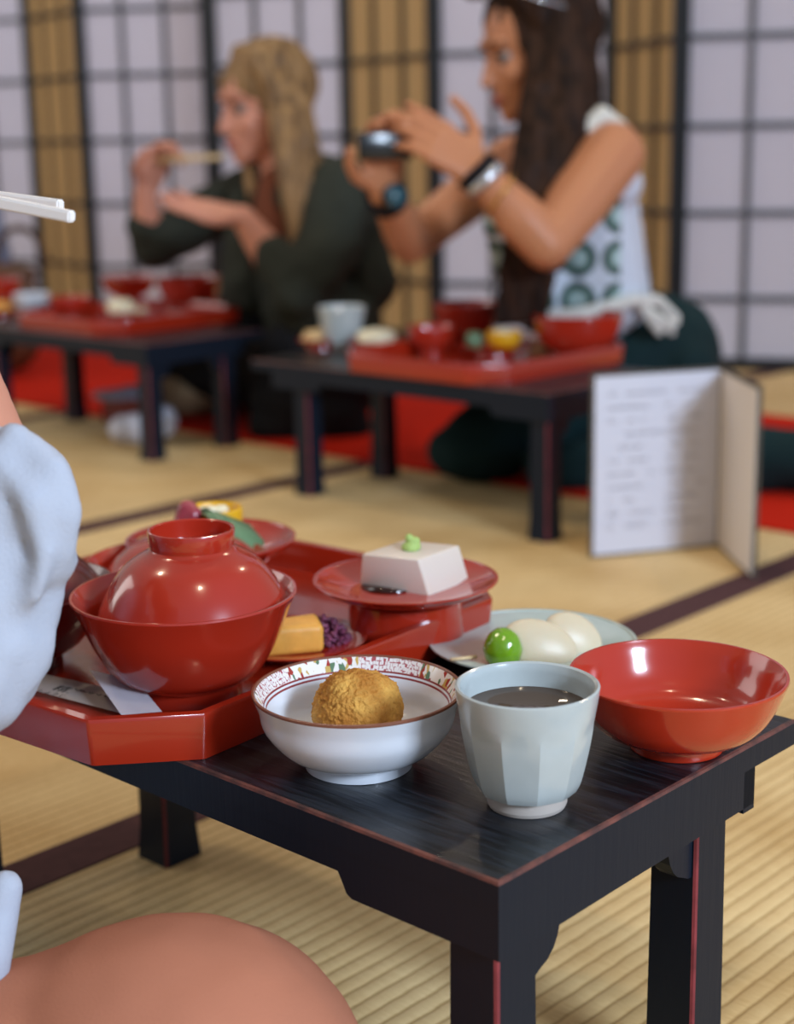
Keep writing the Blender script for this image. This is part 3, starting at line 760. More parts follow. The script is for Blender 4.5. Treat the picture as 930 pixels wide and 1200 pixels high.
lump('beige_morsel', 'beige food between citrus and large bowl on the dark-haired woman\'s tray', 'food', at_t(V((2.0300, 1.5636, 0.2400))), (.022,.022), M['beige'], 5, 4)
lump('cream_food', 'cream coloured food heaped on the left dish of the dark-haired woman\'s tray', 'food', fd3.location+V((.0,-.0,.020)), (.036,.014), M['cream'], 6, 5)
lump('beige_morsel', 'beige food on the small dish at the end of the dark-haired woman\'s table', 'food', fd2.location+V((0,.01,.018)), (.026,.016), M['beige'], 5, 6)

mkbowl_t('lacquer_bowl', 'large red lacquer bowl at the right end of the blonde woman\'s tray', .072, .068, .034, at_t((2.1808, 2.6337, 0.2240)))
mkbowl_t('lacquer_bowl', 'wide red bowl at the back of the blonde woman\'s tray', .064, .050, .030, at_t((2.2558, 2.9417, 0.2240)))
mkbowl_t('lacquer_bowl', 'small red bowl on the blonde woman\'s tray, left of the pale food', .046, .042, .022, at_t((1.9258, 2.7103, 0.2240)))
mkbowl_t('porcelain_bowl', 'pale blue white bowl towards the left edge on the far left table', .040, .040, .022, at_t((1.9403, 2.8724, 0.2240)), 'porcelain')
mkbowl_t('lacquer_bowl', 'red bowl cut by the left edge of the photo on the far left table', .050, .050, .028, V((2.0975, 3.2288, 0.2180))+V((0,0,.0003)))
fl1 = far_dish('red dish with yellow and white food on the blonde woman\'s tray', at_t((1.9602, 2.5715, 0.2240)), .055)
fl2 = far_dish('dish of orange food cut by the left edge of the photo', V((1.8715, 2.8923, 0.2180))+V((0,0,.0003)), .040)
lump('yellow_food', 'pale yellow food on the blonde woman\'s tray', 'food', fl1.location+V((-.005,.008,.024)), (.030,.022), M['cream'], 6, 7)
lump('white_food', 'white morsel right of the pale yellow food on the far left tray', 'food', fl1.location+V((.020,-.026,.017)), (.013,.010), M['mochi'], 4, 8)
lump('orange_food', 'orange food at the left edge of the photo', 'food', fl2.location+V((0,0,.018)), (.028,.016), M['omelet'], 5, 9)

# things on the floor below the far left table
fb = V((1.8638, 2.4184, 0.0000))
tag(blob('plastic_bag', [ell(fb+V((0,0,.032)), (.035,.040,.030)), ell(fb+RV*.04+V((0,0,.045)), (.030,.03,.030)), ell(fb-RV*.035+V((0,0,.028)), (.025,.03,.026))], .004, M['whitebag'], smooth=2, wr=.006, wrs=28), 'crumpled white plastic bag on the floor under the far left table', 'bag')
fc = V((1.9566, 2.6104, 0.0000))
tag(blob('folded_cloth', [ell(fc+HV*.04+V((0,0,.062)), (.060,.05,.012), RV), ell(fc+HV*.05+RV*.03+V((0,0,.068)), (.04,.04,.010), RV)], .004, mat('grey_lilac_cloth', '#8d8a98', .9), smooth=3, wr=.003, wrs=30), 'grey folded cloth lying on a red box under the far left table', 'cloth')
bm = bmesh.new(); box(bm, (-.035,-.05,0), (.05,.04,.05), .004)
tag(fin(bm, 'red_box', M['maroon'], loc=fc+HV*.05+V((0,0,.0062)), rot=(0,0,-.8), smooth=False), 'dark red box under the folded grey cloth', 'box')
fe = V((2.0928, 2.5674, 0.0000))
tag(blob('tote_bag', [ell(fe+HV*.05+V((0,0,.045)), (.085,.05,.045), RV)], .006, M['tote'], smooth=3, wr=.005, wrs=15), 'soft beige bag on the floor behind the right legs of the far left table', 'bag')

# ------------------------------------------------------------------ people
def hand(w, d, n, side, curls, sc=1, thumb_up=.5, spread=.0):
    w = V(w); d = V(d).normalized(); n = V(n); n = (n-d*n.dot(d)).normalized(); s = n.cross(d)*side
    P = []; K = [w+d*(.086-.004*abs(i-1))*sc+s*(.029-.0195*i)*sc for i in range(4)]
    for i in range(4): P.append(cap(w+s*(.012-.008*i)*sc, .0165*sc, K[i], .0115*sc))
    P.append(cap(w+d*.02*sc+s*.02*sc, .015*sc, K[0]-d*.03*sc, .012*sc))
    for i, L in enumerate((.070, .079, .074, .058)):
        a = 0; p = K[i]; r = .0092*sc
        base = (d+s*spread*(1.5-i)).normalized()
        for q, f in enumerate((.45, .31, .24)):
            a += curls[i]*(1 if q else .7)
            dd = base*cos(a)+n*sin(a); e = p+dd*L*f*sc; P.append(cap(p, r, e, r*.9)); p = e; r *= .9
    p = w+d*.022*sc+s*.026*sc; r = .0125*sc
    for q, L in enumerate((.040, .032, .027)):
        dd = (d*(.55+.2*q)+s*(.8-.3*q)+n*thumb_up*(.3+.25*q)).normalized(); e = p+dd*L*sc; P.append(cap(p, r, e, r*.86)); p = e; r *= .86
    return P
def head(c, f, root, skin, up=(0,0,1), s=1, brow='brow'):
    c = V(c); f = V(f).normalized(); sd = V(up).cross(f).normalized(); u = f.cross(sd).normalized()
    def q(a, b, h): return c+f*a*s+sd*b*s+u*h*s
    P = [ell(q(-.012,0,.022), (.096*s,.076*s,.092*s), f, u), ell(q(.022,0,-.040), (.070*s,.062*s,.078*s), f, u), ell(q(.055,0,-.082), (.036*s,.036*s,.030*s), f, u), ell(q(.074,0,-.098), (.016*s,.019*s,.014*s), f, u),
         cap(q(.084,0,-.002), .008*s, q(.103,0,-.038), .0095*s), cap(q(.088,.011,-.044), .0075*s, q(.088,-.011,-.044), .0075*s),
         ell(q(.076,0,.020), (.016*s,.048*s,.013*s), f, u), ell(q(.088,0,-.068), (.009*s,.021*s,.009*s), f, u), ell(q(.058,.036,-.034), (.024*s,.022*s,.024*s), f, u), ell(q(.058,-.036,-.034), (.024*s,.022*s,.024*s), f, u)]
    for b in (1, -1): P.append(ell(q(-.006,.074*b,-.012), (.016*s,.008*s,.030*s), f, u))
    for b in (1, -1):
        bm = bmesh.new(); bmesh.ops.create_uvsphere(bm, u_segments=20, v_segments=12, radius=.0120*s); o = fin(bm, 'eye', M['eye'], root, loc=q(.068,.031*b,-.006))
        bm = bmesh.new(); bmesh.ops.create_uvsphere(bm, u_segments=16, v_segments=10, radius=.0068*s); fin(bm, 'iris', M['iris'], o, loc=q(.0755,.0315*b,-.009)-q(.068,.031*b,-.006))
        bm = bmesh.new(); tube(bm, [q(.088,.014*b,.016), q(.087,.030*b,.022), q(.074,.048*b,.018)], [.003*s,.0035*s,.002*s], 8); fin(bm, 'eyebrow', M[brow], root)
        bm = bmesh.new(); tube(bm, [q(.082,.019*b,-.003), q(.084,.031*b,.0005), q(.076,.044*b,-.004)], [.002*s,.0032*s,.002*s], 8); fin(bm, 'eyelid', M[brow], root)
    bm = bmesh.new(); tube(bm, [q(.088,.022,-.069), q(.0955,.008,-.066), q(.0965,0,-.067), q(.0955,-.008,-.066), q(.088,-.022,-.069)], [.002,.004,.004,.004,.002], 8)
    tube(bm, [q(.087,.018,-.072), q(.0955,0,-.0755), q(.087,-.018,-.072)], [.002,.0045,.002], 8); fin(bm, 'lips', M['lips'], root)
    return P, q
def ring(name, m, c, ax, R, r, parent=None, flat=1, label=None, cat=None):
    ax = V(ax).normalized(); a = ax.orthogonal().normalized(); b = ax.cross(a); bm = bmesh.new(); L = []
    for i in range(36):
        t = 2*pi*i/36; o_ = a*cos(t)+b*sin(t); L.append([bm.verts.new(V(c)+o_*(R+r*cos(k*pi/4))+ax*r*flat*sin(k*pi/4)) for k in range(8)])
    for i in range(36):
        A, B = L[i], L[(i+1) % 36]
        for k in range(8): bm.faces.new((A[k], A[(k+1) % 8], B[(k+1) % 8], B[k]))
    o = fin(bm, name, m, parent)
    if label: tag(o, label, cat)
    return o
UP = V((0,0,1))
D = V

# --- dark-haired woman
wr_ = thing('person', 'dark-haired woman kneeling at right, photographing her meal in a sleeveless crochet top', 'person')
f = -RV*.93-HV*.25-UP*.27
hp, q = head((2.1660, 1.6796, 0.7242), f, wr_, 'skin_tan', s=1.02)
sk = hp + [cap(q(-.03,0,-.06), .052, (2.2141, 1.6450, 0.5983), .055), cap((2.2141, 1.6450, 0.5983), .055, (2.2249, 1.6415, 0.5343), .07)]
sh, elb, wri = D((2.1405, 1.5076, 0.5388)), D((1.9380, 1.4835, 0.4063)), D((1.8725, 1.5612, 0.5157))
sk += chain((sh, .056), (sh.lerp(elb,.55), .050), (elb, .039), (elb.lerp(wri,.35), .041), (wri, .0255))
d = D((1.7980, 1.6393, 0.5983))-wri
sk += hand(wri, d, HV*.85-RV*.45-UP*.35, 1, (.16,.22,.30,.36), 1.0, thumb_up=.1, spread=.02)
sh2, el2, wr2 = D((2.2944, 1.8355, 0.5270)), D((1.9462, 1.7748, 0.4029)), D((1.8293, 1.7176, 0.4853))
sk += chain((sh2, .05), (sh2.lerp(el2,.5), .045), (el2, .037), (el2.lerp(wr2,.3), .036), (wr2, .025))
d2 = D((1.8091, 1.7074, 0.5678))-wr2
sk += hand(wr2, d2, RV*.5-HV*.7, 1, (.55,.6,.65,.7), 1.0, thumb_up=.6)
sk.append(cap((2.2249, 1.6415, 0.5343), .08, (2.2283, 1.6358, 0.4407), .085))
blob('skin', sk, .0036, M['skin_tan'], wr_, smooth=4, fac=.4)
tp = [ell((2.2276, 1.6287, 0.5056), (.090,.150,.085), RV, UP), cap((2.2313, 1.6274, 0.4696), .094, (2.2418, 1.6037, 0.3018), .094), cap((2.1576, 1.6248, 0.4509), .070, (2.1617, 1.6088, 0.3296), .078), cap((2.1663, 1.5698, 0.4932), .072, (2.1936, 1.5694, 0.3145), .088), cap((2.0961, 1.6531, 0.4291), .070, (2.1092, 1.6286, 0.3111), .068),
      cap((2.1587, 1.5483, 0.5825), .020, (2.1718, 1.5187, 0.4932), .045), cap((2.2016, 1.5930, 0.5832), .02, (2.1579, 1.5270, 0.5618), .028)]
tp2 = [p for p in tp]
blob('crochet_top', tp2, .006, M['crochet'], wr_, smooth=5, wr=.002, wrs=60)
ss = D((2.1524, 1.5304, 0.5983))
blob('shoulder_strap', chain(((2.1157, 1.5342, 0.5824), .017), ((2.1336, 1.5222, 0.6035), .015), ((2.1588, 1.5028, 0.5816), .013), ((2.1899, 1.4982, 0.5338), .010), ((2.2073, 1.5056, 0.4784), .010)), .0035, M['crochet_white'], wr_, smooth=2)
fr = []
for i in range(7):
    fr += chain((D((2.1777, 1.4919, 0.3026))+RV*.0043*i-UP*.0028*i, .008), (D((2.1887, 1.4753, 0.2884))+RV*.0085*i-UP*.0043*i, .007), (D((2.2027, 1.4672, 0.2649))+RV*.0071*i-UP*.0085*(i % 3), .007))
fr += chain(((2.0081, 1.6067, 0.2826), .010), ((2.0770, 1.5194, 0.2872), .011), ((2.1629, 1.4784, 0.3045), .012), ((2.2256, 1.4698, 0.2998), .010), ((2.2589, 1.4536, 0.2692), .008))
blob('fringe', fr, .003, M['crochet_white'], wr_, smooth=1)
sk2 = [ell((2.3697, 1.5772, 0.1856), (.125,.17,.115), RV, UP), cap((2.2927, 1.6170, 0.2366), .09, (2.3519, 1.5964, 0.1861), .11), cap((2.2785, 1.5458, 0.1602), .095, (2.0107, 1.6831, 0.0747), .062), cap((2.4531, 1.6642, 0.1296), .095, (2.2269, 1.8328, 0.0455), .06),
       ell((2.0085, 1.6776, 0.0520), (.090,.07,.058), RV, UP), cap((2.2676, 1.4403, 0.0821), .085, (2.2800, 1.3880, 0.0565), .08), cap((2.0184, 1.5430, 0.0421), .045, (2.2142, 1.3072, 0.0544), .055), cap((2.1969, 1.2970, 0.0583), .055, (2.2353, 1.1953, 0.0577), .052), ell((2.3466, 1.5115, 0.1855), (.07,.12,.07), RV, UP)]
blob('skirt', sk2, .009, M['teal'], wr_, smooth=8, wr=.010, wrs=9)
hr = [ell(q(-.022,0,.032), (.104,.085,.096), f, None)]
def strand(*a): return chain(*a)
hr += strand((q(.03,.05,.095), .030), ((2.1432, 1.6216, 0.7471), .045), ((2.1293, 1.5931, 0.6647), .050), ((2.0878, 1.5749, 0.5699), .050), ((2.0336, 1.5536, 0.4703), .043), ((2.0084, 1.5510, 0.3841), .033), ((2.0003, 1.5617, 0.3025), .016))
hr += strand(((2.2038, 1.6532, 0.7652), .045), ((2.1982, 1.6232, 0.6603), .046), ((2.1655, 1.6017, 0.5835), .046), ((2.1149, 1.5929, 0.4877), .045), ((2.0642, 1.5800, 0.3797), .035))
hr += strand(((2.0790, 1.6135, 0.6111), .028), ((2.0298, 1.5993, 0.5038), .028), ((1.9929, 1.5769, 0.4112), .020), ((1.9824, 1.5755, 0.3306), .010))
hr += strand(((2.1753, 1.6675, 0.8056), .06), ((2.1720, 1.6377, 0.7084), .06))
hr += strand(((2.1330, 1.6847, 0.8113), .025), ((2.1106, 1.6491, 0.7474), .014), ((2.0914, 1.6234, 0.6786), .020), ((2.0583, 1.6009, 0.5973), .03))
for i in range(16):
    o_ = random.uniform(-26, 26); hr += strand((D((2.0823, 1.5782, 0.6500))+RV*o_*.0012, .012), (D((2.0162, 1.5508, 0.5174))+RV*o_*.0014, .012), (D((1.9706, 1.5455, 0.3599))+RV*o_*.0016, .008), (D((1.9702, 1.5554, 0.2782))+RV*o_*.0018, .004))
blob('hair', hr, .0045, M['brunette'], wr_, smooth=2, wr=.006, wrs=45, an=.35)
# worn and held things
ph_c = D((1.7776, 1.6778, 0.5588))
t = thing('smartphone', 'dark smartphone held up in the dark-haired woman\'s hand', 'phone', ph_c, radians(-43+12))
bm = bmesh.new(); box(bm, (-.036,-.0045,-.020), (.050,.0045,.022), .003); fin(bm, 'phone_body', M['black_gloss'], t)
bm = bmesh.new()
for x_, z_ in ((.036,.010), (.036,-.008), (.020,.001)): lathe(bm, [(0,0),(.007,0),(.007,.002),(.005,.0024),(0,.0024)], 20, c=(x_, z_, 0))
bmesh.ops.rotate(bm, verts=bm.verts, matrix=Matrix.Rotation(pi/2, 3, 'X'), cent=(0,0,0)); bmesh.ops.translate(bm, verts=bm.verts, vec=(0,-.0045,0))
fin(bm, 'camera_lens', M['lens'], t.children[0])
ring('bracelet', M['silver'], wri+(elb-wri).normalized()*.012, elb-wri, .031, .0045, flat=2, label='silver white bracelet on the dark-haired woman\'s near wrist', cat='bracelet')
ring('bracelet', M['black'], wri+(wri-elb).normalized()*.006, elb-wri, .031, .0050, flat=1.6, label='black band next to the silver bracelet', cat='bracelet')
ring('bracelet', M['gold'], wri+(elb-wri).normalized()*.045, elb-wri+UP*.04, .038, .0022, label='thin gold chain bracelet hanging below the silver one', cat='bracelet')
wt = thing('wristwatch', 'black wristwatch with blue green face on the dark-haired woman\'s raised far wrist', 'watch')
wax = el2-wr2
ring('strap', M['black'], wr2+wax.normalized()*.005, wax, .031, .0045, wt, flat=3.2)
wd = -HV*.8+RV*.35; wcn = wr2+wax.normalized()*.005+wd.normalized()*.033
bm = bmesh.new(); lathe(bm, [(0,-.004),(.021,-.004),(.022,.004),(.019,.006),(0,.006)], 32)
rot_ = wd.to_track_quat('Z', 'Y').to_euler(); cs_ = fin(bm, 'case', M['black_gloss'], wt, loc=wcn, rot=rot_)
bm = bmesh.new(); lathe(bm, [(0,.006),(.017,.006),(.017,.0068),(0,.0068)], 32); fin(bm, 'face', M['tealface'], cs_)
sg = thing('sunglasses', 'dark sunglasses pushed up on the dark-haired woman\'s head', 'glasses')
for b in (1, -1):
    bm = bmesh.new(); bmesh.ops.create_uvsphere(bm, u_segments=20, v_segments=12, radius=1, matrix=Matrix.Translation(q(.070,.036*b,.108)) @ Matrix.Diagonal((.020,.024,.016,1))); fin(bm, 'lens', M['black_gloss'], sg)
    bm = bmesh.new(); tube(bm, [q(.066,.062*b,.108), q(.02,.090*b,.070), q(-.03,.094*b,.04)], .003, 8); fin(bm, 'temple', M['silver'], sg)
bm = bmesh.new(); tube(bm, [q(.088,.014,.105), q(.09,0,.108), q(.088,-.014,.105)], .003, 8); fin(bm, 'bridge', M['silver'], sg)

# --- blonde woman
wb = thing('person', 'blonde woman in a dark olive jacket kneeling at the far left table, eating', 'person')
f = -RV*.84-HV*.46-UP*.16
hp, q = head((2.1916, 2.3803, 0.6520), f, wb, 'skin', s=1.02)
sk = hp + [cap(q(-.03,0,-.06), .050, (2.2108, 2.3428, 0.5149), .055), cap((2.2108, 2.3428, 0.5149), .06, (2.2051, 2.3229, 0.4395), .08)]
el, wr1 = D((2.0411, 2.1907, 0.3319)), D((1.9955, 2.2449, 0.4348))
sk += chain((el, .036), (el.lerp(wr1,.5), .033), (wr1, .023))
sk += hand(wr1, D((1.9069, 2.3333, 0.4592))-wr1, UP*.9-HV*.3, 1, (.12,.14,.16,.18), .95, thumb_up=.4, spread=.06)
el, wr2 = D((2.0859, 2.6394, 0.3748)), D((2.0582, 2.6129, 0.4743))
sk += chain((el, .034), (el.lerp(wr2,.5), .032), (wr2, .023))
sk += hand(wr2, UP*.8+RV*.35, RV*.7-HV*.5, 1, (.8,.85,.9,.95), .95, thumb_up=.8)
blob('skin', sk, .0036, M['skin'], wb, smooth=4, fac=.4)
blob('shirt', [cap((2.1541, 2.2994, 0.4749), .055, (2.1461, 2.3011, 0.3673), .07)], .006, M['rust'], wb)
jk = [ell((2.2422, 2.3187, 0.4550), (.12,.16,.085), RV, UP), cap((2.2410, 2.3112, 0.4297), .125, (2.2285, 2.2757, 0.2001), .125), cap((2.2173, 2.2010, 0.4735), .060, (2.2565, 2.1886, 0.2969), .075)]
jk += chain(((2.1892, 2.1730, 0.4795), .068), ((2.1238, 2.1463, 0.3732), .065), ((2.0496, 2.1426, 0.3061), .058), ((2.0168, 2.1821, 0.3625), .043))
jk += chain(((2.2560, 2.4916, 0.4756), .060), ((2.1934, 2.5724, 0.4277), .058), ((2.0980, 2.6382, 0.3653), .054), ((2.0791, 2.6402, 0.3998), .047))
jk += [cap((2.1954, 2.4263, 0.4471), .06, (2.1672, 2.4039, 0.2939), .08), cap((2.0991, 2.2021, 0.2832), .065, (2.1935, 2.1986, 0.2169), .085)]
blob('jacket', jk, .007, M['olive'], wb, smooth=6, wr=.007, wrs=14)
lg = [cap((2.1650, 2.4287, 0.1839), .070, (2.2460, 2.3658, 0.1659), .09), ell((2.1971, 2.2541, 0.1269), (.15,.16,.12), RV, UP), cap((2.1961, 2.2787, 0.1075), .09, (2.1558, 2.6504, 0.0993), .065), cap((2.3204, 2.4077, 0.0819), .09, (2.2206, 2.7594, 0.0927), .065), cap((2.1007, 2.2477, 0.0702), .08, (2.1517, 2.1868, 0.0523), .08), cap((2.0518, 2.2544, 0.0249), .042, (2.1686, 2.1571, 0.0188), .055)]
blob('trousers', lg, .009, M['black'], wb, smooth=8, wr=.008, wrs=9)
hr = [ell(q(-.016,0,.030), (.100,.085,.094), f, None)]
hr += chain((q(.04,-.0,.097), .018), (q(.03,.055,.075), .022), (q(.015,.080,.02), .020), ((2.1332, 2.2775, 0.5650), .022), ((2.1182, 2.2303, 0.4685), .026), ((2.1084, 2.2078, 0.3722), .020))
hr += chain(((2.1863, 2.3422, 0.6996), .044), ((2.1777, 2.2973, 0.6299), .047), ((2.1662, 2.2609, 0.5320), .046), ((2.1443, 2.2209, 0.4352), .040), ((2.1259, 2.1982, 0.3552), .020))
hr += chain(((2.2464, 2.3925, 0.6829), .045), ((2.2192, 2.3452, 0.5482), .045), ((2.1866, 2.2859, 0.4491), .03))
hr += chain((q(.05,-.06,.05), .016), ((2.1579, 2.4057, 0.5330), .014), ((2.1389, 2.3731, 0.4666), .010))
for i in range(14):
    o_ = random.uniform(-1, 1); hr += chain((D((2.1399, 2.2622, 0.6288))+RV*o_*.035, .010), (D((2.1126, 2.2118, 0.4849))+RV*o_*.032, .010), (D((2.1060, 2.1832, 0.3375))+RV*o_*.026, .004))
blob('hair', hr, .0045, M['blond'], wb, smooth=2, wr=.004, wrs=60, an=.1)
bm = bmesh.new(); tube(bm, [(2.0651, 2.5990, 0.5427), (2.1007, 2.4118, 0.5473)], [.004,.0025], 8); tube(bm, [(2.0574, 2.5899, 0.5360), (2.0998, 2.4111, 0.5424)], [.004,.0025], 8)
tag(fin(bm, 'chopsticks', M['chopwood']), 'pale wooden chopsticks the blonde woman lifts to her mouth', 'chopsticks')

# --- person at the far left edge, mostly outside the frame
wl = thing('person', 'person in a blue grey shirt at the left edge, mostly outside the photo', 'person')
f = RV*.3-HV*.5-UP*.2
hp, q = head((2.3350, 3.8757, 0.7175), f, wl, 'skin')
blob('skin', hp+[cap(q(-.02,0,-.06), .05, (2.2918, 3.8413, 0.4829), .06), cap((2.2900, 3.6062, 0.2314), .032, (2.1271, 3.5489, 0.2138), .024)]+hand((2.1271, 3.5489, 0.2138), -RV-HV*.3, -UP, 1, (.4,.4,.4,.4)), .005, M['skin'], wl, smooth=3)
blob('shirt', [ell((2.2852, 3.8214, 0.4045), (.17,.11,.11), RV, UP), cap((2.2811, 3.8182, 0.3822), .14, (2.2463, 3.8291, 0.0864), .15)]+chain(((2.3637, 3.7143, 0.4253), .062), ((2.3485, 3.6399, 0.2932), .052), ((2.2880, 3.6046, 0.2205), .045)) + chain(((2.2036, 3.9174, 0.4291), .06), ((2.0922, 3.8200, 0.2365), .05), ((2.1244, 3.6259, 0.2102), .04)), .009, M['blueshirt'], wl, smooth=6, wr=.006, wrs=14)
blob('trousers', [ell((2.2158, 3.7807, 0.0696), (.17,.16,.11), RV, UP), cap((2.1017, 3.7419, 0.0390), .08, (1.9916, 3.5533, 0.0230), .07), cap((2.2082, 3.6268, 0.0363), .08, (2.0784, 3.4594, 0.0207), .07)], .01, M['black'], wl)
blob('hair', [ell(q(-.026,0,.032), (.102,.086,.096), f, None)], .006, M['brunette'], wl, wr=.003, wrs=40)
hb = D((2.2579, 3.4220, 0.2527))
bgt = thing('handbag', 'brown bag with a tall dark looped handle at the left edge', 'bag')
blob('bag_body', [ell((2.2532, 3.4292, 0.2591), (.075,.04,.03), RV, UP), ell((2.2443, 3.4221, 0.2108), (.08,.045,.05), RV, UP), ell((2.2269, 3.4083, 0.1163), (.085,.05,.10), RV, UP)], .006, M['brownbag'], bgt, smooth=4)
bm = bmesh.new(); c_ = D((2.2803, 3.4123, 0.2943)); tube(bm, [c_+RV*(.062*cos(t))+UP*(.075*sin(t)+.005) for t in [i*pi/14-.25 for i in range(18)]], .009, 10); fin(bm, 'handle', M['brow'], bgt)

# --- guest in the foreground, seen only as sleeve, forearm and knee
fg = thing('person', 'person in a pale blue grey hoodie and terracotta trousers at the left foreground edge', 'person')
q0 = D((0.3513, 0.8921, 0.5268)); f = RV*.8+HV*.5-UP*.3
hp, q = head(q0+UP*.13, f, fg, 'skin')
sk = hp+[cap(q(-.02,0,-.06), .05, q0-UP*.05, .06)]
e_, w_ = D((0.4241, 0.6944, 0.3981)), D((0.4427, 0.7971, 0.4920))
sk += chain((e_, .037), (e_.lerp(w_,.35), .0385), (w_, .024))
sk += hand(w_, D((0.4541, 0.8331, 0.5445))-w_, RV*.6-HV*.2, 1, (.6,.7,.8,.9), .95, thumb_up=.7)
blob('skin', sk, .004, M['skin'], fg, smooth=4, fac=.4)
sl = chain(((0.4187, 0.6596, 0.3897), .0412), ((0.4137, 0.6583, 0.3700), .0395), ((0.4063, 0.6589, 0.3486), .0405), ((0.3968, 0.6616, 0.3269), .0435), ((0.3878, 0.6674, 0.3160), .047), ((0.3621, 0.6981, 0.3034), .055), ((0.3388, 0.8034, 0.3615), .065))
sl += [cap((0.4182, 0.6619, 0.3947), .034, (0.4069, 0.6950, 0.3899), .036)]
sl += chain(((0.4150, 0.6359, 0.4274), .008), ((0.4216, 0.6178, 0.4127), .011), ((0.4235, 0.6117, 0.3924), .011), ((0.4221, 0.6149, 0.3711), .008)) + chain(((0.4037, 0.6363, 0.4195), .007), ((0.4087, 0.6147, 0.3988), .010), ((0.4099, 0.6110, 0.3742), .008), ((0.4046, 0.6156, 0.3535), .006)) + chain(((0.4268, 0.6263, 0.3661), .012), ((0.4133, 0.6186, 0.3630), .008))
sl += [ell(q0-UP*.16, (.17,.10,.09), f, None), cap(q0-UP*.16, .13, q0-UP*.42, .14)]
blob('hoodie', sl, .004, M['hoodie'], fg, smooth=4, wr=.003, wrs=30, an=.4)
blob('cuff', chain(((0.3989, 0.6510, 0.1936), .0095), ((0.3932, 0.6520, 0.1787), .0115), ((0.3796, 0.6468, 0.1647), .016), ((0.3661, 0.6570, 0.1524), .03)), .0025, M['hoodie'], fg, smooth=3)
kn = [ell((0.4384, 0.5716, 0.0857), (.105,.10,.094), RV, UP), cap((0.4230, 0.5900, 0.0912), .080, (0.3573, 0.6546, 0.0741), .076), cap((0.3573, 0.6546, 0.0741), .075, (0.2672, 0.8120, 0.0759), .11), ell((0.2748, 0.8443, 0.1057), (.16,.15,.10), RV, UP), cap((0.4354, 0.5719, 0.0772), .065, (0.3045, 0.6312, 0.1040), .055),
      cap((0.4269, 0.6098, 0.1608), .008, (0.4851, 0.5636, 0.1644), .007), cap((0.4851, 0.5636, 0.1644), .007, (0.4936, 0.5347, 0.1505), .006)]
blob('trousers', kn, .006, M['terra'], fg, smooth=8, wr=.004, wrs=10)
def chopstick(a, b, label):
    bm = bmesh.new(); a, b = V(a), V(b); t_ = (b-a).normalized(); n = t_.cross(UP).normalized(); u = n.cross(t_)
    vs = [[bm.verts.new(p+n*s*w_*h1+u*s*w_*h2) for h1, h2 in ((1,1),(-1,1),(-1,-1),(1,-1))] for p, w_, s in ((a, .0038, 1), (b, .0029, 1))]
    for k in range(4): bm.faces.new((vs[0][k], vs[0][(k+1)%4], vs[1][(k+1)%4], vs[1][k]))
    bm.faces.new(vs[0][::-1]); bm.faces.new(vs[1]); bmesh.ops.bevel(bm, geom=bm.edges[:], offset=.0009, segments=2, affect='EDGES')
    return tag(fin(bm, 'chopstick', M['chop'], smooth=False), label, 'chopstick', 'chopsticks of the foreground guest')
chopstick((0.4340, 0.8569, 0.5511), (0.4811, 0.6797, 0.5331), 'shorter looking upper white chopstick at the left edge')
chopstick((0.4249, 0.8381, 0.5559), (0.4718, 0.6578, 0.5282), 'lower white chopstick reaching further right at the left edge')

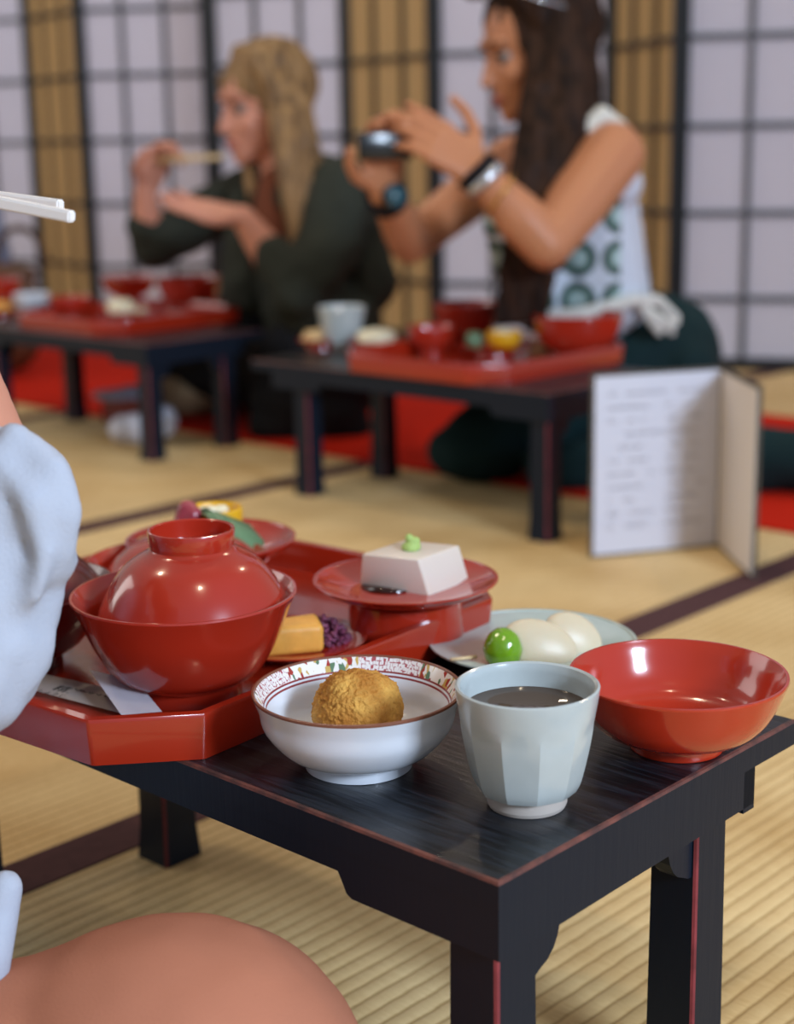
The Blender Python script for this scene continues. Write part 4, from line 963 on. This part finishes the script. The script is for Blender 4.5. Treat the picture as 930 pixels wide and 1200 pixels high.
# ------------------------------------------------------------------ light
w = bpy.data.worlds.new('World'); S.world = w; w.use_nodes = True
nt = w.node_tree; bg = nt.nodes['Background']; bg.inputs[1].default_value = 1
tc = nt.nodes.new('ShaderNodeTexCoord'); sx = nt.nodes.new('ShaderNodeSeparateXYZ'); nt.links.new(tc.outputs['Generated'], sx.inputs[0])
rp = nt.nodes.new('ShaderNodeValToRGB'); cr = rp.color_ramp   # cool garden side (-Y) to warm room side
cr.elements[0].position = 0; cr.elements[0].color = (.36, .46, .62, 1)
cr.elements[1].position = 1; cr.elements[1].color = (.36, .33, .31, 1)
e = cr.elements.new(.42); e.color = (.30, .285, .275, 1)
mr = nt.nodes.new('ShaderNodeMapRange'); mr.inputs[1].default_value = -1; mr.inputs[2].default_value = 1
nt.links.new(sx.outputs[1], mr.inputs[0]); nt.links.new(mr.outputs[0], rp.inputs[0]); nt.links.new(rp.outputs[0], bg.inputs[0])
def area(name, loc, target, sx, sy, power, col, shape='RECTANGLE'):
    l = bpy.data.lights.new(name, 'AREA'); l.shape = shape; l.size = sx; l.size_y = sy; l.energy = power; l.color = col
    o = bpy.data.objects.new(name, l); COL.objects.link(o); o.location = loc
    o.rotation_euler = (V(target)-V(loc)).to_track_quat('-Z', 'Y').to_euler(); return o
area('window_light', (.3, -2.75, 1.75), (1.2, .8, .25), .8, .7, 155, (.66, .80, 1))
area('side_window_light', (-.9, 5.2, 1.9), (2.2, 2.2, .5), 2.6, 1.8, 42, (1, .95, .92))
area('screen_backlight', (5.2, 4.6, 1.6), (2.6, 2.2, .8), 4.0, 2.0, 60, (1, .92, .88))  # added light behind the screens to brighten their translucent paper
for p_ in ((1.55, 1.35, 2.35), (.25, 1.9, 2.35), (2.7, 2.9, 2.35), (2.9, .7, 2.35), (.2, -.2, 2.35)):
    area('ceiling_lamp', p_, (p_[0], p_[1], 0), .13, .13, 7, (1, .80, .56), 'DISK')

# ------------------------------------------------------------------ camera
cam = bpy.data.cameras.new('Camera'); co = bpy.data.objects.new('Camera', cam); COL.objects.link(co)
th, ph_, az = radians(13.2), radians(1.02), radians(43)
F = V((cos(az)*cos(th), sin(az)*cos(th), -sin(th))); r_ = V((sin(az), -cos(az), 0)); u_ = r_.cross(F)
R3 = r_*cos(ph_)-u_*sin(ph_); U3 = u_*cos(ph_)+r_*sin(ph_)
mw = Matrix((R3, U3, -F)).transposed().to_4x4(); mw.translation = V((0, 0, .56)); co.matrix_world = mw
cam.sensor_fit = 'VERTICAL'; cam.sensor_height = 36; cam.lens = 54.9; cam.clip_start = .02
cam.dof.use_dof = True; cam.dof.focus_distance = .875; cam.dof.aperture_fstop = 5.1
S.camera = co
S.view_settings.view_transform = 'Standard'; S.view_settings.look = 'None'; S.view_settings.gamma = 1
S.view_settings.use_curve_mapping = False; S.view_settings.exposure = 0
